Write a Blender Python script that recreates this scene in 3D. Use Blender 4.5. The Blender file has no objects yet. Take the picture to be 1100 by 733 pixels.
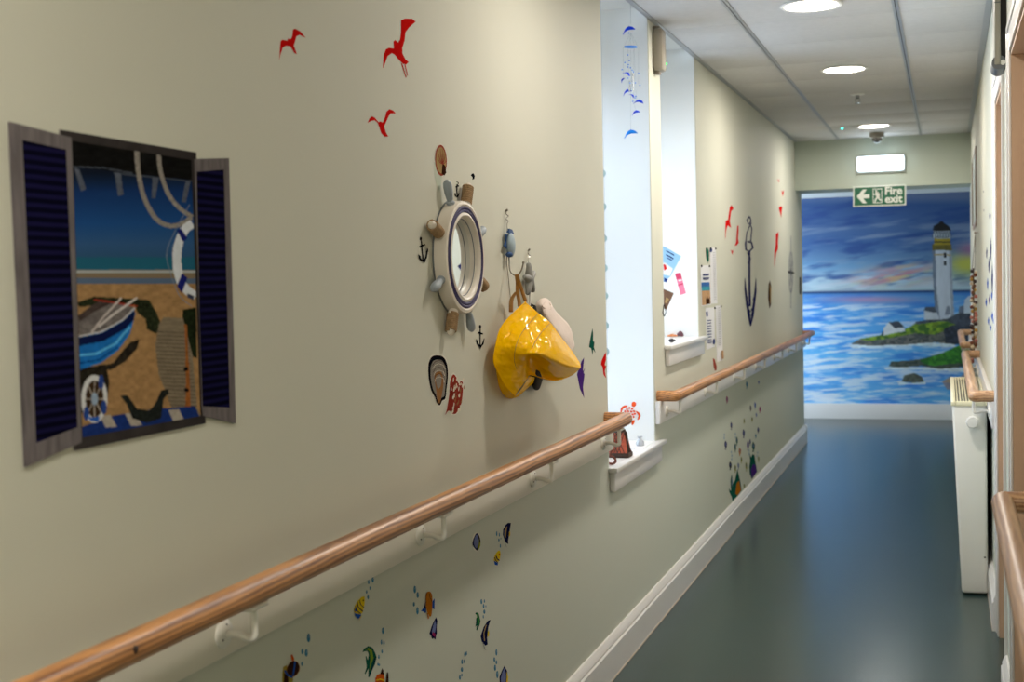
import bpy, bmesh, math, random
import numpy as np
from mathutils import Vector, Matrix, noise as mnoise
random.seed(7)
S = bpy.context.scene
COL = S.collection
PI = math.pi

# ------------------------------------------------------------------ camera
FPX = 1430.0
VPX, VPY, ROLL = 1017.5, 291.0, 0.023
_d = Vector((VPX-550, 366.5-VPY, -FPX)).normalized()      # corridor axis (+Y) seen by the camera
_u = Vector((1, ROLL, 0)).cross(_d).normalized()          # world up seen by the camera
_x = _d.cross(_u)
EYE = Vector((0, 0, 1.42))
RM = Matrix((_x, _d, _u))                                 # camera -> world
def ray(px, py): return RM @ Vector((px-550, 366.5-py, -FPX))
def onX(px, py, X): r = ray(px, py); return EYE + r*((X-EYE.x)/r.x)
def onY(px, py, Y): r = ray(px, py); return EYE + r*((Y-EYE.y)/r.y)
def onZ(px, py, Z): r = ray(px, py); return EYE + r*((Z-EYE.z)/r.z)
def q(ox, oy, s, pts): return [(ox+p[0]/s, oy+p[1]/s)+tuple(p[2:]) for p in pts]
cam = bpy.data.cameras.new('camera'); camo = bpy.data.objects.new('camera', cam); COL.objects.link(camo)
camo.matrix_world = Matrix.Translation(EYE) @ RM.to_4x4()
cam.sensor_width = 36; cam.lens = 36*FPX/1100; cam.clip_start = 0.02; cam.clip_end = 200
cam.dof.use_dof = True; cam.dof.focus_distance = 3.7; cam.dof.aperture_fstop = 5.6
S.camera = camo

WX = -1.156      # left wall face
WR = 0.180       # right wall face
H = 2.48          # ceiling

# ------------------------------------------------------------------ materials
def lin(c):
    return tuple((v/255/12.92 if v/255 <= .04045 else ((v/255+.055)/1.055)**2.4) for v in c)
_M = {}
def mat(name, c, rough=.5, metal=0, var=.06, scale=8, bump=0, bscale=60, coat=0, emit=0, spec=.5, trans=0, stretch=None):
    if name in _M: return _M[name]
    m = bpy.data.materials.new(name); m.use_nodes = True; nt = m.node_tree; N = nt.nodes; L = nt.links
    b = N['Principled BSDF']; b.inputs['Roughness'].default_value = rough; b.inputs['Metallic'].default_value = metal
    b.inputs['Specular IOR Level'].default_value = spec; b.inputs['Coat Weight'].default_value = coat
    b.inputs['Coat Roughness'].default_value = .08
    b.inputs['Transmission Weight'].default_value = trans
    l = lin(c)
    tc = N.new('ShaderNodeTexCoord'); no = N.new('ShaderNodeTexNoise'); no.inputs['Scale'].default_value = scale
    no.inputs['Detail'].default_value = 4
    src = tc.outputs['Object']
    if stretch:
        mp = N.new('ShaderNodeMapping'); mp.inputs['Scale'].default_value = stretch; L.new(src, mp.inputs['Vector']); src = mp.outputs[0]
    L.new(src, no.inputs['Vector'])
    cr = N.new('ShaderNodeValToRGB'); cr.color_ramp.elements[0].position = .3; cr.color_ramp.elements[1].position = .7
    cr.color_ramp.elements[0].color = tuple(max(0, v*(1-var)) for v in l)+(1,)
    cr.color_ramp.elements[1].color = tuple(min(1, v*(1+var)) for v in l)+(1,)
    L.new(no.outputs['Fac'], cr.inputs[0]); L.new(cr.outputs[0], b.inputs['Base Color'])
    if bump:
        n2 = N.new('ShaderNodeTexNoise'); n2.inputs['Scale'].default_value = bscale; n2.inputs['Detail'].default_value = 3
        L.new(src, n2.inputs['Vector'])
        bu = N.new('ShaderNodeBump'); bu.inputs['Strength'].default_value = bump; bu.inputs['Distance'].default_value = .002
        L.new(n2.outputs['Fac'], bu.inputs['Height']); L.new(bu.outputs[0], b.inputs['Normal'])
    if coat and spec == 0: b.inputs['Coat Roughness'].default_value = .05
    if emit:
        L.new(cr.outputs[0], b.inputs['Emission Color']); b.inputs['Emission Strength'].default_value = emit
    _M[name] = m; return m
def vcol_mat(name, rough=.6, spec=.3, bump=.15, coat=0):
    m = bpy.data.materials.new(name); m.use_nodes = True; nt = m.node_tree; b = nt.nodes['Principled BSDF']
    b.inputs['Roughness'].default_value = rough; b.inputs['Specular IOR Level'].default_value = spec
    b.inputs['Coat Weight'].default_value = coat
    a = nt.nodes.new('ShaderNodeAttribute'); a.attribute_name = 'Col'
    nt.links.new(a.outputs['Color'], b.inputs['Base Color'])
    n = nt.nodes.new('ShaderNodeTexNoise'); n.inputs['Scale'].default_value = 40
    tc = nt.nodes.new('ShaderNodeTexCoord'); nt.links.new(tc.outputs['Object'], n.inputs['Vector'])
    bu = nt.nodes.new('ShaderNodeBump'); bu.inputs['Strength'].default_value = bump; bu.inputs['Distance'].default_value = .002
    nt.links.new(n.outputs['Fac'], bu.inputs['Height']); nt.links.new(bu.outputs[0], b.inputs['Normal'])
    return m
def glass_mat(name, tint=(.97, .99, 1)):
    m = bpy.data.materials.new(name); m.use_nodes = True; nt = m.node_tree; N = nt.nodes; N.remove(N['Principled BSDF'])
    t = N.new('ShaderNodeBsdfTransparent'); t.inputs[0].default_value = tint+(1,)
    g = N.new('ShaderNodeBsdfGlossy'); g.inputs['Roughness'].default_value = .02
    f = N.new('ShaderNodeFresnel'); f.inputs[0].default_value = 1.45
    mx = N.new('ShaderNodeMixShader'); L = nt.links
    L.new(f.outputs[0], mx.inputs[0]); L.new(t.outputs[0], mx.inputs[1]); L.new(g.outputs[0], mx.inputs[2])
    L.new(mx.outputs[0], N['Material Output'].inputs['Surface']); return m
def emit_mat(name, c, s):
    m = bpy.data.materials.new(name); m.use_nodes = True; b = m.node_tree.nodes['Principled BSDF']
    b.inputs['Base Color'].default_value = lin(c)+(1,); b.inputs['Emission Color'].default_value = lin(c)+(1,)
    b.inputs['Emission Strength'].default_value = s; return m
def wood_mat(name, c1, c2, rough=.28, along='Y', s=1.0):
    m = bpy.data.materials.new(name); m.use_nodes = True; nt = m.node_tree; N = nt.nodes; L = nt.links
    b = N['Principled BSDF']; b.inputs['Roughness'].default_value = rough; b.inputs['Coat Weight'].default_value = .25; b.inputs['Coat Roughness'].default_value = .3
    tc = N.new('ShaderNodeTexCoord'); mp = N.new('ShaderNodeMapping')
    mp.inputs['Scale'].default_value = {'Y': (1, .07, 1), 'X': (.07, 1, 1)}[along]
    L.new(tc.outputs['Object'], mp.inputs[0])
    no = N.new('ShaderNodeTexNoise'); no.inputs['Scale'].default_value = 22*s; no.inputs['Detail'].default_value = 5; no.inputs['Distortion'].default_value = .6
    L.new(mp.outputs[0], no.inputs[0])
    wv = N.new('ShaderNodeTexWave'); wv.inputs['Scale'].default_value = 11*s; wv.inputs['Distortion'].default_value = 11; wv.inputs['Detail'].default_value = 3; wv.inputs['Detail Scale'].default_value = .5
    wv.bands_direction = 'Z'
    L.new(mp.outputs[0], wv.inputs[0])
    ad = N.new('ShaderNodeMath'); ad.operation = 'MULTIPLY_ADD'; ad.inputs[1].default_value = .45
    L.new(wv.outputs['Fac'], ad.inputs[0]); L.new(no.outputs['Fac'], ad.inputs[2])
    cr = N.new('ShaderNodeValToRGB'); e = cr.color_ramp.elements
    e[0].position = .35; e[0].color = lin(c2)+(1,); e[1].position = .95; e[1].color = lin(c1)+(1,)
    L.new(ad.outputs[0], cr.inputs[0]); L.new(cr.outputs[0], b.inputs['Base Color']); return m

M = {}
M['wall'] = mat('wall_paint', (206, 206, 194), .62, var=.012, scale=1.5, bump=.06, bscale=220)
M['wallgreen_shaded'] = mat('shaded_green_wall_paint', (188, 197, 184), .62, var=.012, scale=1.5, bump=.06, bscale=220)  # same wall paint for the beam, its shading put into the colour
# the wall: cream above the rail board, a greener cream below it
def wall_two_tone():
    m = mat('wall_paint_two_tone', (206, 206, 192), .62, var=.012, scale=1.5, bump=.06, bscale=220); nt = m.node_tree; N = nt.nodes; L = nt.links
    b = N['Principled BSDF']; src = b.inputs['Base Color'].links[0].from_socket
    g = N.new('ShaderNodeNewGeometry'); s = N.new('ShaderNodeSeparateXYZ'); L.new(g.outputs['Position'], s.inputs[0])
    lt = N.new('ShaderNodeMath'); lt.operation = 'LESS_THAN'; lt.inputs[1].default_value = .85; L.new(s.outputs['Z'], lt.inputs[0])
    mx = N.new('ShaderNodeMix'); mx.data_type = 'RGBA'; L.new(lt.outputs[0], mx.inputs['Factor']); L.new(src, mx.inputs['A'])
    mx.inputs['B'].default_value = lin((201, 205, 192))+(1,)
    L.new(mx.outputs['Result'], b.inputs['Base Color']); return m
M['wall'] = wall_two_tone()
M['board'] = mat('cream_board_paint', (230, 226, 212), .5, var=.01)
M['reveal'] = mat('reveal_paint', (232, 236, 238), .6, var=.01, scale=2)
M['white'] = mat('white_gloss_paint', (226, 224, 222), .28, var=.015, scale=4)
M['white_plastic'] = mat('white_plastic', (232, 232, 228), .35, var=.01)
M['bracket'] = mat('cream_bracket_paint', (232, 230, 222), .3, var=.02)
M['tile'] = mat('ceiling_tile', (205, 204, 205), .8, var=.03, scale=30, bump=.2, bscale=300)
M['tbar'] = mat('ceiling_grid_metal', (168, 172, 180), .35, metal=.3, var=.03)
M['beige'] = mat('beige_jamb_paint', (200, 172, 146), .45, var=.02, scale=3)
M['red'] = mat('red_vinyl', (205, 24, 22), .4, var=.05, spec=0)
M['black'] = mat('black_vinyl', (14, 16, 24), .4, var=.05, spec=0)
M['navy'] = mat('navy_vinyl', (38, 42, 92), .45, var=.15, scale=60, spec=0)
M['greyvinyl'] = mat('grey_vinyl', (150, 152, 156), .45, var=.15, scale=50, spec=0)
M['outline'] = mat('clear_sticker_edge', (226, 224, 212), .5, var=.01, spec=0)
M['wood'] = wood_mat('pine_handrail_wood', (208, 148, 90), (116, 68, 34), .4, s=3.2)
M['woodpale'] = wood_mat('pale_handrail_wood', (206, 166, 126), (150, 104, 68), .42, s=3)

# ------------------------------------------------------------------ mesh helpers
WL = {}
class B:
    def __init__(s): s.bm = bmesh.new(); s.mats = []; s.smooth = 35
    def mi(s, m):
        if m not in s.mats: s.mats.append(m)
        return s.mats.index(m)
    def face(s, pts, m, smooth=False):
        vs = [s.bm.verts.new(p) for p in pts]
        try: f = s.bm.faces.new(vs)
        except ValueError: return None
        f.material_index = s.mi(m); return f
    def box(s, lo, hi, m, bev=0, taper=None):
        lo = Vector(lo); hi = Vector(hi); i = s.mi(m)
        r = bmesh.ops.create_cube(s.bm, size=1)
        for v in r['verts']:
            v.co = Vector((lo[k]+(hi[k]-lo[k])*(v.co[k]+.5) for k in range(3)))
        fs = set(f for v in r['verts'] for f in v.link_faces)
        for f in fs: f.material_index = i
        if bev:
            es = list(set(e for v in r['verts'] for e in v.link_edges))
            o = bmesh.ops.bevel(s.bm, geom=es, offset=bev, segments=2, profile=.5, affect='EDGES', clamp_overlap=True)
            for f in o['faces']: f.material_index = i
        return s
    def hexa(s, p, m):      # 8 points: bottom 4, top 4
        v = [s.bm.verts.new(a) for a in p]; i = s.mi(m)
        for idx in ((3, 2, 1, 0), (4, 5, 6, 7), (0, 1, 5, 4), (1, 2, 6, 5), (2, 3, 7, 6), (3, 0, 4, 7)):
            s.bm.faces.new([v[k] for k in idx]).material_index = i
    def tube(s, pts, r, m, seg=12, caps=True, closed=False):
        pts = [Vector(p) for p in pts]; n = len(pts); i = s.mi(m)
        rs = r if isinstance(r, (list, tuple)) else [r]*n
        rings = []; up = None
        for k in range(n):
            if closed: t = (pts[(k+1) % n]-pts[k-1])
            else: t = pts[min(k+1, n-1)]-pts[max(k-1, 0)]
            t.normalize()
            if up is None: up = t.orthogonal().normalized()
            up = (up - t*up.dot(t)); up = up.normalized() if up.length > 1e-6 else t.orthogonal().normalized()
            w = t.cross(up)
            rings.append([s.bm.verts.new(pts[k]+(up*math.cos(a)+w*math.sin(a))*rs[k]) for a in [2*PI*j/seg for j in range(seg)]])
        for k in range(n if closed else n-1):
            a, b = rings[k], rings[(k+1) % n]
            for j in range(seg):
                try: s.bm.faces.new((a[j], a[(j+1) % seg], b[(j+1) % seg], b[j])).material_index = i
                except ValueError: pass
        if caps and not closed:
            s.bm.faces.new(rings[0][::-1]).material_index = i; s.bm.faces.new(rings[-1]).material_index = i
        return s
    def lathe(s, prof, m, origin=(0, 0, 0), axis=(0, 0, 1), seg=24, up=None):
        # prof: (r, h[, material]) along axis
        ax = Vector(axis).normalized(); e1 = ax.orthogonal().normalized(); e2 = ax.cross(e1); o = Vector(origin)
        prev = None
        for k, p in enumerate(prof):
            ring = [s.bm.verts.new(o+ax*p[1]+(e1*math.cos(a)+e2*math.sin(a))*max(p[0], 1e-5)) for a in [2*PI*j/seg for j in range(seg)]]
            if prev:
                i = s.mi(p[2] if len(p) > 2 else m)
                for j in range(seg):
                    s.bm.faces.new((prev[j], prev[(j+1) % seg], ring[(j+1) % seg], ring[j])).material_index = i
            prev = ring
        return s
    def ball(s, c, r, m, sc=(1, 1, 1), rot=None, sub=2):
        o = bmesh.ops.create_icosphere(s.bm, subdivisions=sub, radius=1); i = s.mi(m)
        for v in o['verts']:
            p = Vector((v.co.x*r*sc[0], v.co.y*r*sc[1], v.co.z*r*sc[2]))
            if rot: p = rot @ p
            v.co = p+Vector(c)
        for f in set(f for v in o['verts'] for f in v.link_faces): f.material_index = i
        return s
    def prism(s, pts, vec, m):     # polygon extruded by a vector
        v = Vector(vec); i = s.mi(m); n = len(pts)
        a = [s.bm.verts.new(p) for p in pts]; b = [s.bm.verts.new(Vector(p)+v) for p in pts]
        s.bm.faces.new(a[::-1]).material_index = i; s.bm.faces.new(b).material_index = i
        for k in range(n): s.bm.faces.new((a[k], a[(k+1) % n], b[(k+1) % n], b[k])).material_index = i
        return s
    def grid(s, rows, m):
        i = s.mi(m); V = [[s.bm.verts.new(p) for p in r] for r in rows]
        for a, b in zip(V, V[1:]):
            for k in range(len(a)-1):
                try: s.bm.faces.new((a[k], a[k+1], b[k+1], b[k])).material_index = i
                except ValueError: pass
        return s
    def build(s, name, parent=None, flat=False, label=None, mods=None):
        me = bpy.data.meshes.new(name)
        if not flat: bmesh.ops.recalc_face_normals(s.bm, faces=s.bm.faces)
        if parent is not None: off = WL[parent.name]
        else:
            xs = [v.co for v in s.bm.verts]
            off = Vector(((min(p.x for p in xs)+max(p.x for p in xs))/2, (min(p.y for p in xs)+max(p.y for p in xs))/2, min(p.z for p in xs)))
        for v in s.bm.verts: v.co -= off
        s.bm.to_mesh(me); s.bm.free()
        for m in s.mats: me.materials.append(m)
        o = bpy.data.objects.new(name, me); COL.objects.link(o)
        if not flat:
            me.polygons.foreach_set('use_smooth', [True]*len(me.polygons)); me.set_sharp_from_angle(angle=math.radians(s.smooth))
        if parent is not None: o.parent = parent
        else: o.location = off
        WL[o.name] = off
        if label: o['label'] = label
        return o
def tag(o, label, cat, group=None, kind=None):
    o['label'] = label; o['category'] = cat
    if group: o['group'] = group
    if kind: o['kind'] = kind
    return o
def struct(o, label=None):
    o['kind'] = 'structure'
    if label: o['label'] = label
    return o
def empty(name, loc):
    o = bpy.data.objects.new(name, None); COL.objects.link(o); o.location = loc; o.empty_display_size = .05
    WL[o.name] = Vector(loc); return o
def sm(pts, n=4, closed=True):
    out = []; N = len(pts); rng = range(N) if closed else range(N-1)
    for i in rng:
        if closed: p0, p1, p2, p3 = pts[i-1], pts[i], pts[(i+1) % N], pts[(i+2) % N]
        else: p0, p1, p2, p3 = pts[max(i-1, 0)], pts[i], pts[i+1], pts[min(i+2, N-1)]
        for k in range(n):
            t = k/n
            out.append(tuple(.5*((2*b)+(-a+c)*t+(2*a-5*b+4*c-d)*t*t+(-a+3*b-3*c+d)*t**3) for a, b, c, d in zip(p0, p1, p2, p3)))
    if not closed: out.append(tuple(pts[-1]))
    return out
def thick(line, w):      # polyline -> outline of constant (or tapered) pixel width
    L = []; R = []; n = len(line); ws = w if isinstance(w, (list, tuple)) else [w]*n
    for i in range(n):
        a = line[max(i-1, 0)]; b = line[min(i+1, n-1)]
        dx, dy = b[0]-a[0], b[1]-a[1]; l = math.hypot(dx, dy) or 1
        L.append((line[i][0]-dy/l*ws[i]/2, line[i][1]+dx/l*ws[i]/2)); R.append((line[i][0]+dy/l*ws[i]/2, line[i][1]-dx/l*ws[i]/2))
    return L+R[::-1]
def ell(cx, cy, rx, ry, n=16, a0=0):
    return [(cx+rx*math.cos(2*PI*k/n)*math.cos(a0)-ry*math.sin(2*PI*k/n)*math.sin(a0), cy+rx*math.cos(2*PI*k/n)*math.sin(a0)+ry*math.sin(2*PI*k/n)*math.cos(a0)) for k in range(n)]
def plane_pt(pl, val, off, p):
    if pl == 'L': return onX(p[0], p[1], val+off)
    if pl == 'R': return onX(p[0], p[1], val-off)
    return onY(p[0], p[1], val-off)
def decal(name, layers, pl='L', val=None, base=.0003, parent=None, label=None, cat=None, group=None, step=.0003):
    """flat printed sticker on a wall: traced layers, each a hair in front of the last"""
    if val is None: val = WX if pl == 'L' else WR
    b = B()
    nrm = {'L': Vector((1, 0, 0)), 'R': Vector((-1, 0, 0)), 'Y': Vector((0, -1, 0))}[pl]
    for k, (m, pts) in enumerate(layers):
        P0 = [plane_pt(pl, val, 0, p) for p in pts]
        P = [p + nrm*(base+step*k) for p in P0]
        f = b.face(P, M[m] if isinstance(m, str) else m)
        if f:
            f.normal_update()
            if f.normal.dot(nrm) < 0: f.normal_flip()
    o = b.build(name, parent, flat=True)
    if cat: tag(o, label, cat, group)
    return o
def inpoly(X, Y, poly):
    c = np.zeros(X.shape, bool); n = len(poly); j = n-1
    for i in range(n):
        xi, yi = poly[i]; xj, yj = poly[j]
        if yi != yj:
            c ^= ((yi > Y) != (yj > Y)) & (X < (xj-xi)*(Y-yi)/(yj-yi)+xi)
        j = i
    return c
_rs = np.random.RandomState(3)
_T = _rs.rand(256, 256)
def vnoise(x, y):
    xi = np.floor(x).astype(int); yi = np.floor(y).astype(int); fx = x-xi; fy = y-yi
    fx = fx*fx*(3-2*fx); fy = fy*fy*(3-2*fy)
    g = lambda a, b: _T[a % 256, b % 256]
    return (g(xi, yi)*(1-fx)+g(xi+1, yi)*fx)*(1-fy)+(g(xi, yi+1)*(1-fx)+g(xi+1, yi+1)*fx)*fy
def fbm(x, y, o=4):
    v = 0; a = .5
    for k in range(o): v = v+a*vnoise(x*2**k+17*k, y*2**k+9*k); a *= .5
    return v/(1-.5**o)
def painted(name, quad, nu, nv, paint, pl, val, off, material, parent=None):
    """a printed / painted panel: quad of photo corners TL TR BR BL laid on a wall, colours per vertex"""
    b = B(); TL, TR, BR, BL = [Vector(p) for p in quad]
    U, V = np.meshgrid(np.linspace(0, 1, nu), np.linspace(0, 1, nv))
    PX = (TL.x*(1-U)+TR.x*U)*(1-V)+(BL.x*(1-U)+BR.x*U)*V
    PY = (TL.y*(1-U)+TR.y*U)*(1-V)+(BL.y*(1-U)+BR.y*U)*V
    C = paint(PX, PY)
    nrm = {'L': Vector((1, 0, 0)), 'R': Vector((-1, 0, 0)), 'Y': Vector((0, -1, 0))}[pl]
    rows = [[plane_pt(pl, val, 0, (PX[i, j], PY[i, j]))+nrm*off for j in range(nu)] for i in range(nv)]
    b.grid(rows, material)
    b.bm.faces.ensure_lookup_table(); f = b.bm.faces[0]; f.normal_update()
    if f.normal.dot(nrm) < 0: bmesh.ops.reverse_faces(b.bm, faces=b.bm.faces[:])
    o = b.build(name, parent, flat=True)
    a = o.data.color_attributes.new('Col', 'FLOAT_COLOR', 'POINT')
    c = np.clip(C.reshape(-1, 3)/255., 0, 1); c = np.where(c <= .04045, c/12.92, ((c+.055)/1.055)**2.4)
    a.data.foreach_set('color', np.concatenate([c, np.ones((c.shape[0], 1))], 1).astype(np.float32).ravel())
    return o
# ------------------------------------------------------------------ the building
YB, YE, YM = 10.90, 11.40, 13.32      # soffit beam front, end of corridor walls, mural wall
O1 = (4.61, 5.41); O2 = (5.63, 6.47)  # the two window recesses in the left wall
S1, S2 = .743, 1.127                  # sill heights
TOP = H+.05; DEP = .45; XO = WX-DEP-.12
b = B()
def wl(y0, y1, z0, z1): b.box((XO, y0, z0), (WX, y1, z1), M['wall'])
wl(-2.4, O1[0], 0, 2.8); wl(O1[0], O1[1], 0, S1-.018); wl(O1[0], O1[1], TOP, 2.8)
wl(O1[1], O2[0], 0, 2.8); wl(O2[0], O2[1], 0, S2-.018); wl(O2[0], O2[1], TOP, 2.8)
wl(O2[1], YE, 0, 2.8)
for o in (O1, O2): b.box((XO, o[0], 2.2), (WX-DEP+.02, o[1], 2.8), M['wall'])
struct(b.build('wall_left'))
# pale paint skin inside each recess (jambs and head), 3 mm thick
for k, (o, s) in enumerate(((O1, S1), (O2, S2))):
    b = B(); m = M['reveal']; xr = WX-.004
    b.box((WX-DEP, o[1]-.003, s), (xr, o[1], TOP), m); b.box((WX-DEP, o[0], s), (xr, o[0]+.003, TOP), m)
    b.box((WX-DEP, o[0], TOP-.003), (xr, o[1], TOP), m)
    struct(b.build('trim_%d' % (k+1)), 'bright painted lining of the window recess')
# windows at the back of the recesses
for k, (o, s) in enumerate(((O1, S1), (O2, S2))):
    w = struct(empty('window_%d' % (k+1), (WX-DEP-.03, (o[0]+o[1])/2, s)))
    x0, x1 = WX-DEP-.06, WX-DEP
    y0, y1, z0, z1 = o[0]+.003, o[1]-.003, s, 2.20; zm = (z0+z1)/2
    b = B()
    for lo, hi in (((x0, y0, z0), (x1, y0+.05, z1)), ((x0, y1-.05, z0), (x1, y1, z1)), ((x0, y0+.05, z0), (x1, y1-.05, z0+.06)), ((x0, y0+.05, z1-.05), (x1, y1-.05, z1)), ((x0+.005, y0+.05, zm-.025), (x1-.005, y1-.05, zm+.025))):
        b.box(lo, hi, M['white'], .004)
    b.build('window_frame', w)
    b = B()
    for za, zb in ((z0+.06, zm-.025), (zm+.025, z1-.05)): b.box((x0+.027, y0+.05, za), (x0+.033, y1-.05, zb), _M.setdefault('wg', glass_mat('window_glass')))
    b.build('window_pane', w)
    # sill board and apron
    b = B(); e0, e1 = o[0]-.015, o[1]+.07
    b.box((WX-DEP, o[0]+.001, s-.018), (WX+.001, o[1]-.001, s), M['white'])
    b.box((WX+.0005, e0, s-.018), (WX+.034, e1, s), M['white'], .004)
    b.build('sill_board', w)
    b = B(); b.box((WX+.0005, e0+.02, s-.088), (WX+.02, e1-.035, s-.018), M['white'], .003)
    b.build('sill_apron', w)
# right wall with two door recesses
DA = (4.70, 5.42); DBB = (3.25, 4.17); DZ = 2.06
XR = WR+.45
b = B()
for y0, y1, z0, z1 in ((-2.4, DBB[0], 0, 2.8), (DBB[0], DBB[1], DZ, 2.8), (DBB[1], DA[0], 0, 2.8), (DA[0], DA[1], DZ, 2.8), (DA[1], YE, 0, 2.8)):
    b.box((WR, y0, z0), (XR, y1, z1), M['wall'])
struct(b.build('wall_right'))
for k, (d, lab) in enumerate(((DBB, 'nearer door'), (DA, 'further door'))):
    w = struct(empty('door_%d' % (k+1), (WR+.2, (d[0]+d[1])/2, 0)))
    b = B(); m = M['beige']; t = .018
    b.box((WR+.001, d[1]-t, 0), (WR+.22, d[1]-.0005, DZ), m); b.box((WR+.001, d[0]+.0005, 0), (WR+.22, d[0]+t, DZ), m)
    b.box((WR+.001, d[0]+t, DZ-t), (WR+.22, d[1]-t, DZ-.0005), m)
    b.box((WR+.06, d[1]-t-.012, 0), (WR+.10, d[1]-t, DZ-t), m); b.box((WR+.06, d[0]+t, 0), (WR+.10, d[0]+t+.012, DZ-t), m)
    b.build('door_lining', w)
    b = B(); b.box((WR+.105, d[0]+t+.002, .008), (WR+.145, d[1]-t-.002, DZ-t-.002), m, .003)
    for za, zb in ((.2, .9), (1.05, 1.9)):
        b.box((WR+.100, d[0]+.14, za), (WR+.106, d[1]-.14, zb), m, .003)
    b.build('door_leaf', w)
    b = B(); aw = .075
    def arch(y0, y1, z0, z1, horizontal=False):
        b.box((WR-.006, y0, z0), (WR+.0005, y1, z1), M['white'], .002)
    arch(d[1]-.006, d[1]+aw, 0, DZ+aw); arch(d[0]-aw, d[0]+.006, 0, DZ+aw)
    arch(d[0]+.006, d[1]-.006, DZ-.006, DZ+aw)
    b.box((WR-.010, d[1]+aw-.022, 0), (WR-.005, d[1]+aw, DZ+aw), M['white'], .003)
    b.box((WR-.010, d[0]-aw, 0), (WR-.005, d[0]-aw+.022, DZ+aw), M['white'], .003)
    b.box((WR-.010, d[0]-aw, DZ+aw-.022), (WR-.005, d[1]+aw, DZ+aw), M['white'], .003)
    b.build('architrave', w)
    b = B(); b.lathe([(0, 0), (.012, 0), (.012, .03), (.022, .045), (.024, .06), (.014, .07), (0, .071)], mat('steel', (180, 180, 182), .25, .9), (WR+.104, d[0]+.09, 1.0), (-1, 0, 0))
    b.build('door_knob', w)
# rear end of the corridor (behind the camera)
b = B(); b.box((XO, -2.5, 0), (XR, -2.4, 2.8), M['wall']); struct(b.build('wall_back'))
# beam above the opening, side walls of the crossing passage, mural wall
b = B(); b.box((XO, YB, 2.09), (XR, YE, 2.8), M['wallgreen_shaded']); struct(b.build('trim_3'), 'dropped beam above the opening to the crossing passage')
XL, XRR = -3.6, 1.1
b = B(); b.box((XL, YM, 0), (XRR, YM+.1, 2.8), M['reveal']); struct(b.build('wall_far'))
b = B()                                   # left end of the passage with a tall glazed opening
b.box((XL-.1, YE, 0), (XL, YM, .12), M['wall']); b.box((XL-.1, YE, 2.3), (XL, YM, 2.8), M['wall'])
b.box((XL-.1, YE, .12), (XL, YE+.15, 2.3), M['wall']); b.box((XL-.1, YM-.15, .12), (XL, YM, 2.3), M['wall'])
struct(b.build('wall_passage_left'))
w = struct(empty('window_3', (XL-.05, (YE+YM)/2, .12)))
b = B()
for y0, y1, z0, z1 in ((YE+.15, YE+.2, .12, 2.3), (YM-.2, YM-.15, .12, 2.3), ((YE+YM)/2-.03, (YE+YM)/2+.03, .12, 2.3), (YE+.2, YM-.2, .12, .2), (YE+.2, YM-.2, 2.24, 2.3)):
    b.box((XL-.08, y0, z0), (XL-.02, y1, z1), M['white'])
b.build('window_frame', w)
b = B(); b.box((XL-.053, YE+.2, .2), (XL-.047, YM-.2, 2.24), _M.setdefault('wg', glass_mat('window_glass'))); b.build('window_pane', w)
b = B(); b.box((XRR, YE, 0), (XRR+.1, YM, 2.8), M['wall']); struct(b.build('wall_passage_right'))
b = B(); b.box((XL-.1, YE-.1, 0), (XL+.2, YE, 2.8), M['wall']); b.box((XO-.15, YE-.1, 0), (XO+.001, YE, 2.8), M['wall']); b.box((XL+.2, YE-.1, 0), (XO-.15, YE, .3), M['wall']); b.box((XL+.2, YE-.1, 2.3), (XO-.15, YE, 2.8), M['wall']); b.box((XR-.001, YE-.1, 0), (XRR+.1, YE, 2.8), M['wall']); struct(b.build('wall_passage_near'))
w = struct(empty('window_4', ((XL+XO)/2, YE-.05, .3)))  # unseen window added opposite the mural to light it from the front
b = B()
for x0, x1, z0, z1 in ((XL+.2, XL+.25, .3, 2.3), (XO-.2, XO-.15, .3, 2.3), (XL+.25, XO-.2, .3, .36), (XL+.25, XO-.2, 2.25, 2.3), ((XL+XO)/2-.03, (XL+XO)/2+.03, .36, 2.25)):
    b.box((x0, YE-.08, z0), (x1, YE-.02, z1), M['white'])
b.build('window_frame', w)
b = B(); b.box((XL+.25, YE-.053, .36), (XO-.2, YE-.047, 2.25), _M['wg']); b.build('window_pane', w)
b = B(); b.box((XL-.1, YE-.1, 2.40), (XRR+.1, YM+.1, 2.5), M['tile']); struct(b.build('ceiling_passage'))

# floor: dark teal sheet vinyl, satin
fm = bpy.data.materials.new('teal_vinyl_floor'); fm.use_nodes = True; nt = fm.node_tree; N = nt.nodes; L = nt.links; p = N['Principled BSDF']
tc = N.new('ShaderNodeTexCoord')
n1 = N.new('ShaderNodeTexNoise'); n1.inputs['Scale'].default_value = 90; n1.inputs['Detail'].default_value = 6; L.new(tc.outputs['Object'], n1.inputs[0])
n2 = N.new('ShaderNodeTexNoise'); n2.inputs['Scale'].default_value = 2.2; n2.inputs['Detail'].default_value = 4; L.new(tc.outputs['Object'], n2.inputs[0])
mm = N.new('ShaderNodeMath'); mm.operation = 'MULTIPLY_ADD'; mm.inputs[1].default_value = .65; L.new(n1.outputs[0], mm.inputs[0]); 
m2 = N.new('ShaderNodeMath'); m2.operation = 'MULTIPLY'; m2.inputs[1].default_value = .35; L.new(n2.outputs[0], m2.inputs[0]); L.new(m2.outputs[0], mm.inputs[2])
cr = N.new('ShaderNodeValToRGB'); cr.color_ramp.elements[0].position = .35; cr.color_ramp.elements[1].position = .65
cr.color_ramp.elements[0].color = lin((38, 57, 56))+(1,); cr.color_ramp.elements[1].color = lin((48, 69, 67))+(1,)
L.new(mm.outputs[0], cr.inputs[0]); L.new(cr.outputs[0], p.inputs['Base Color']); p.inputs['Specular IOR Level'].default_value = .42
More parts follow.
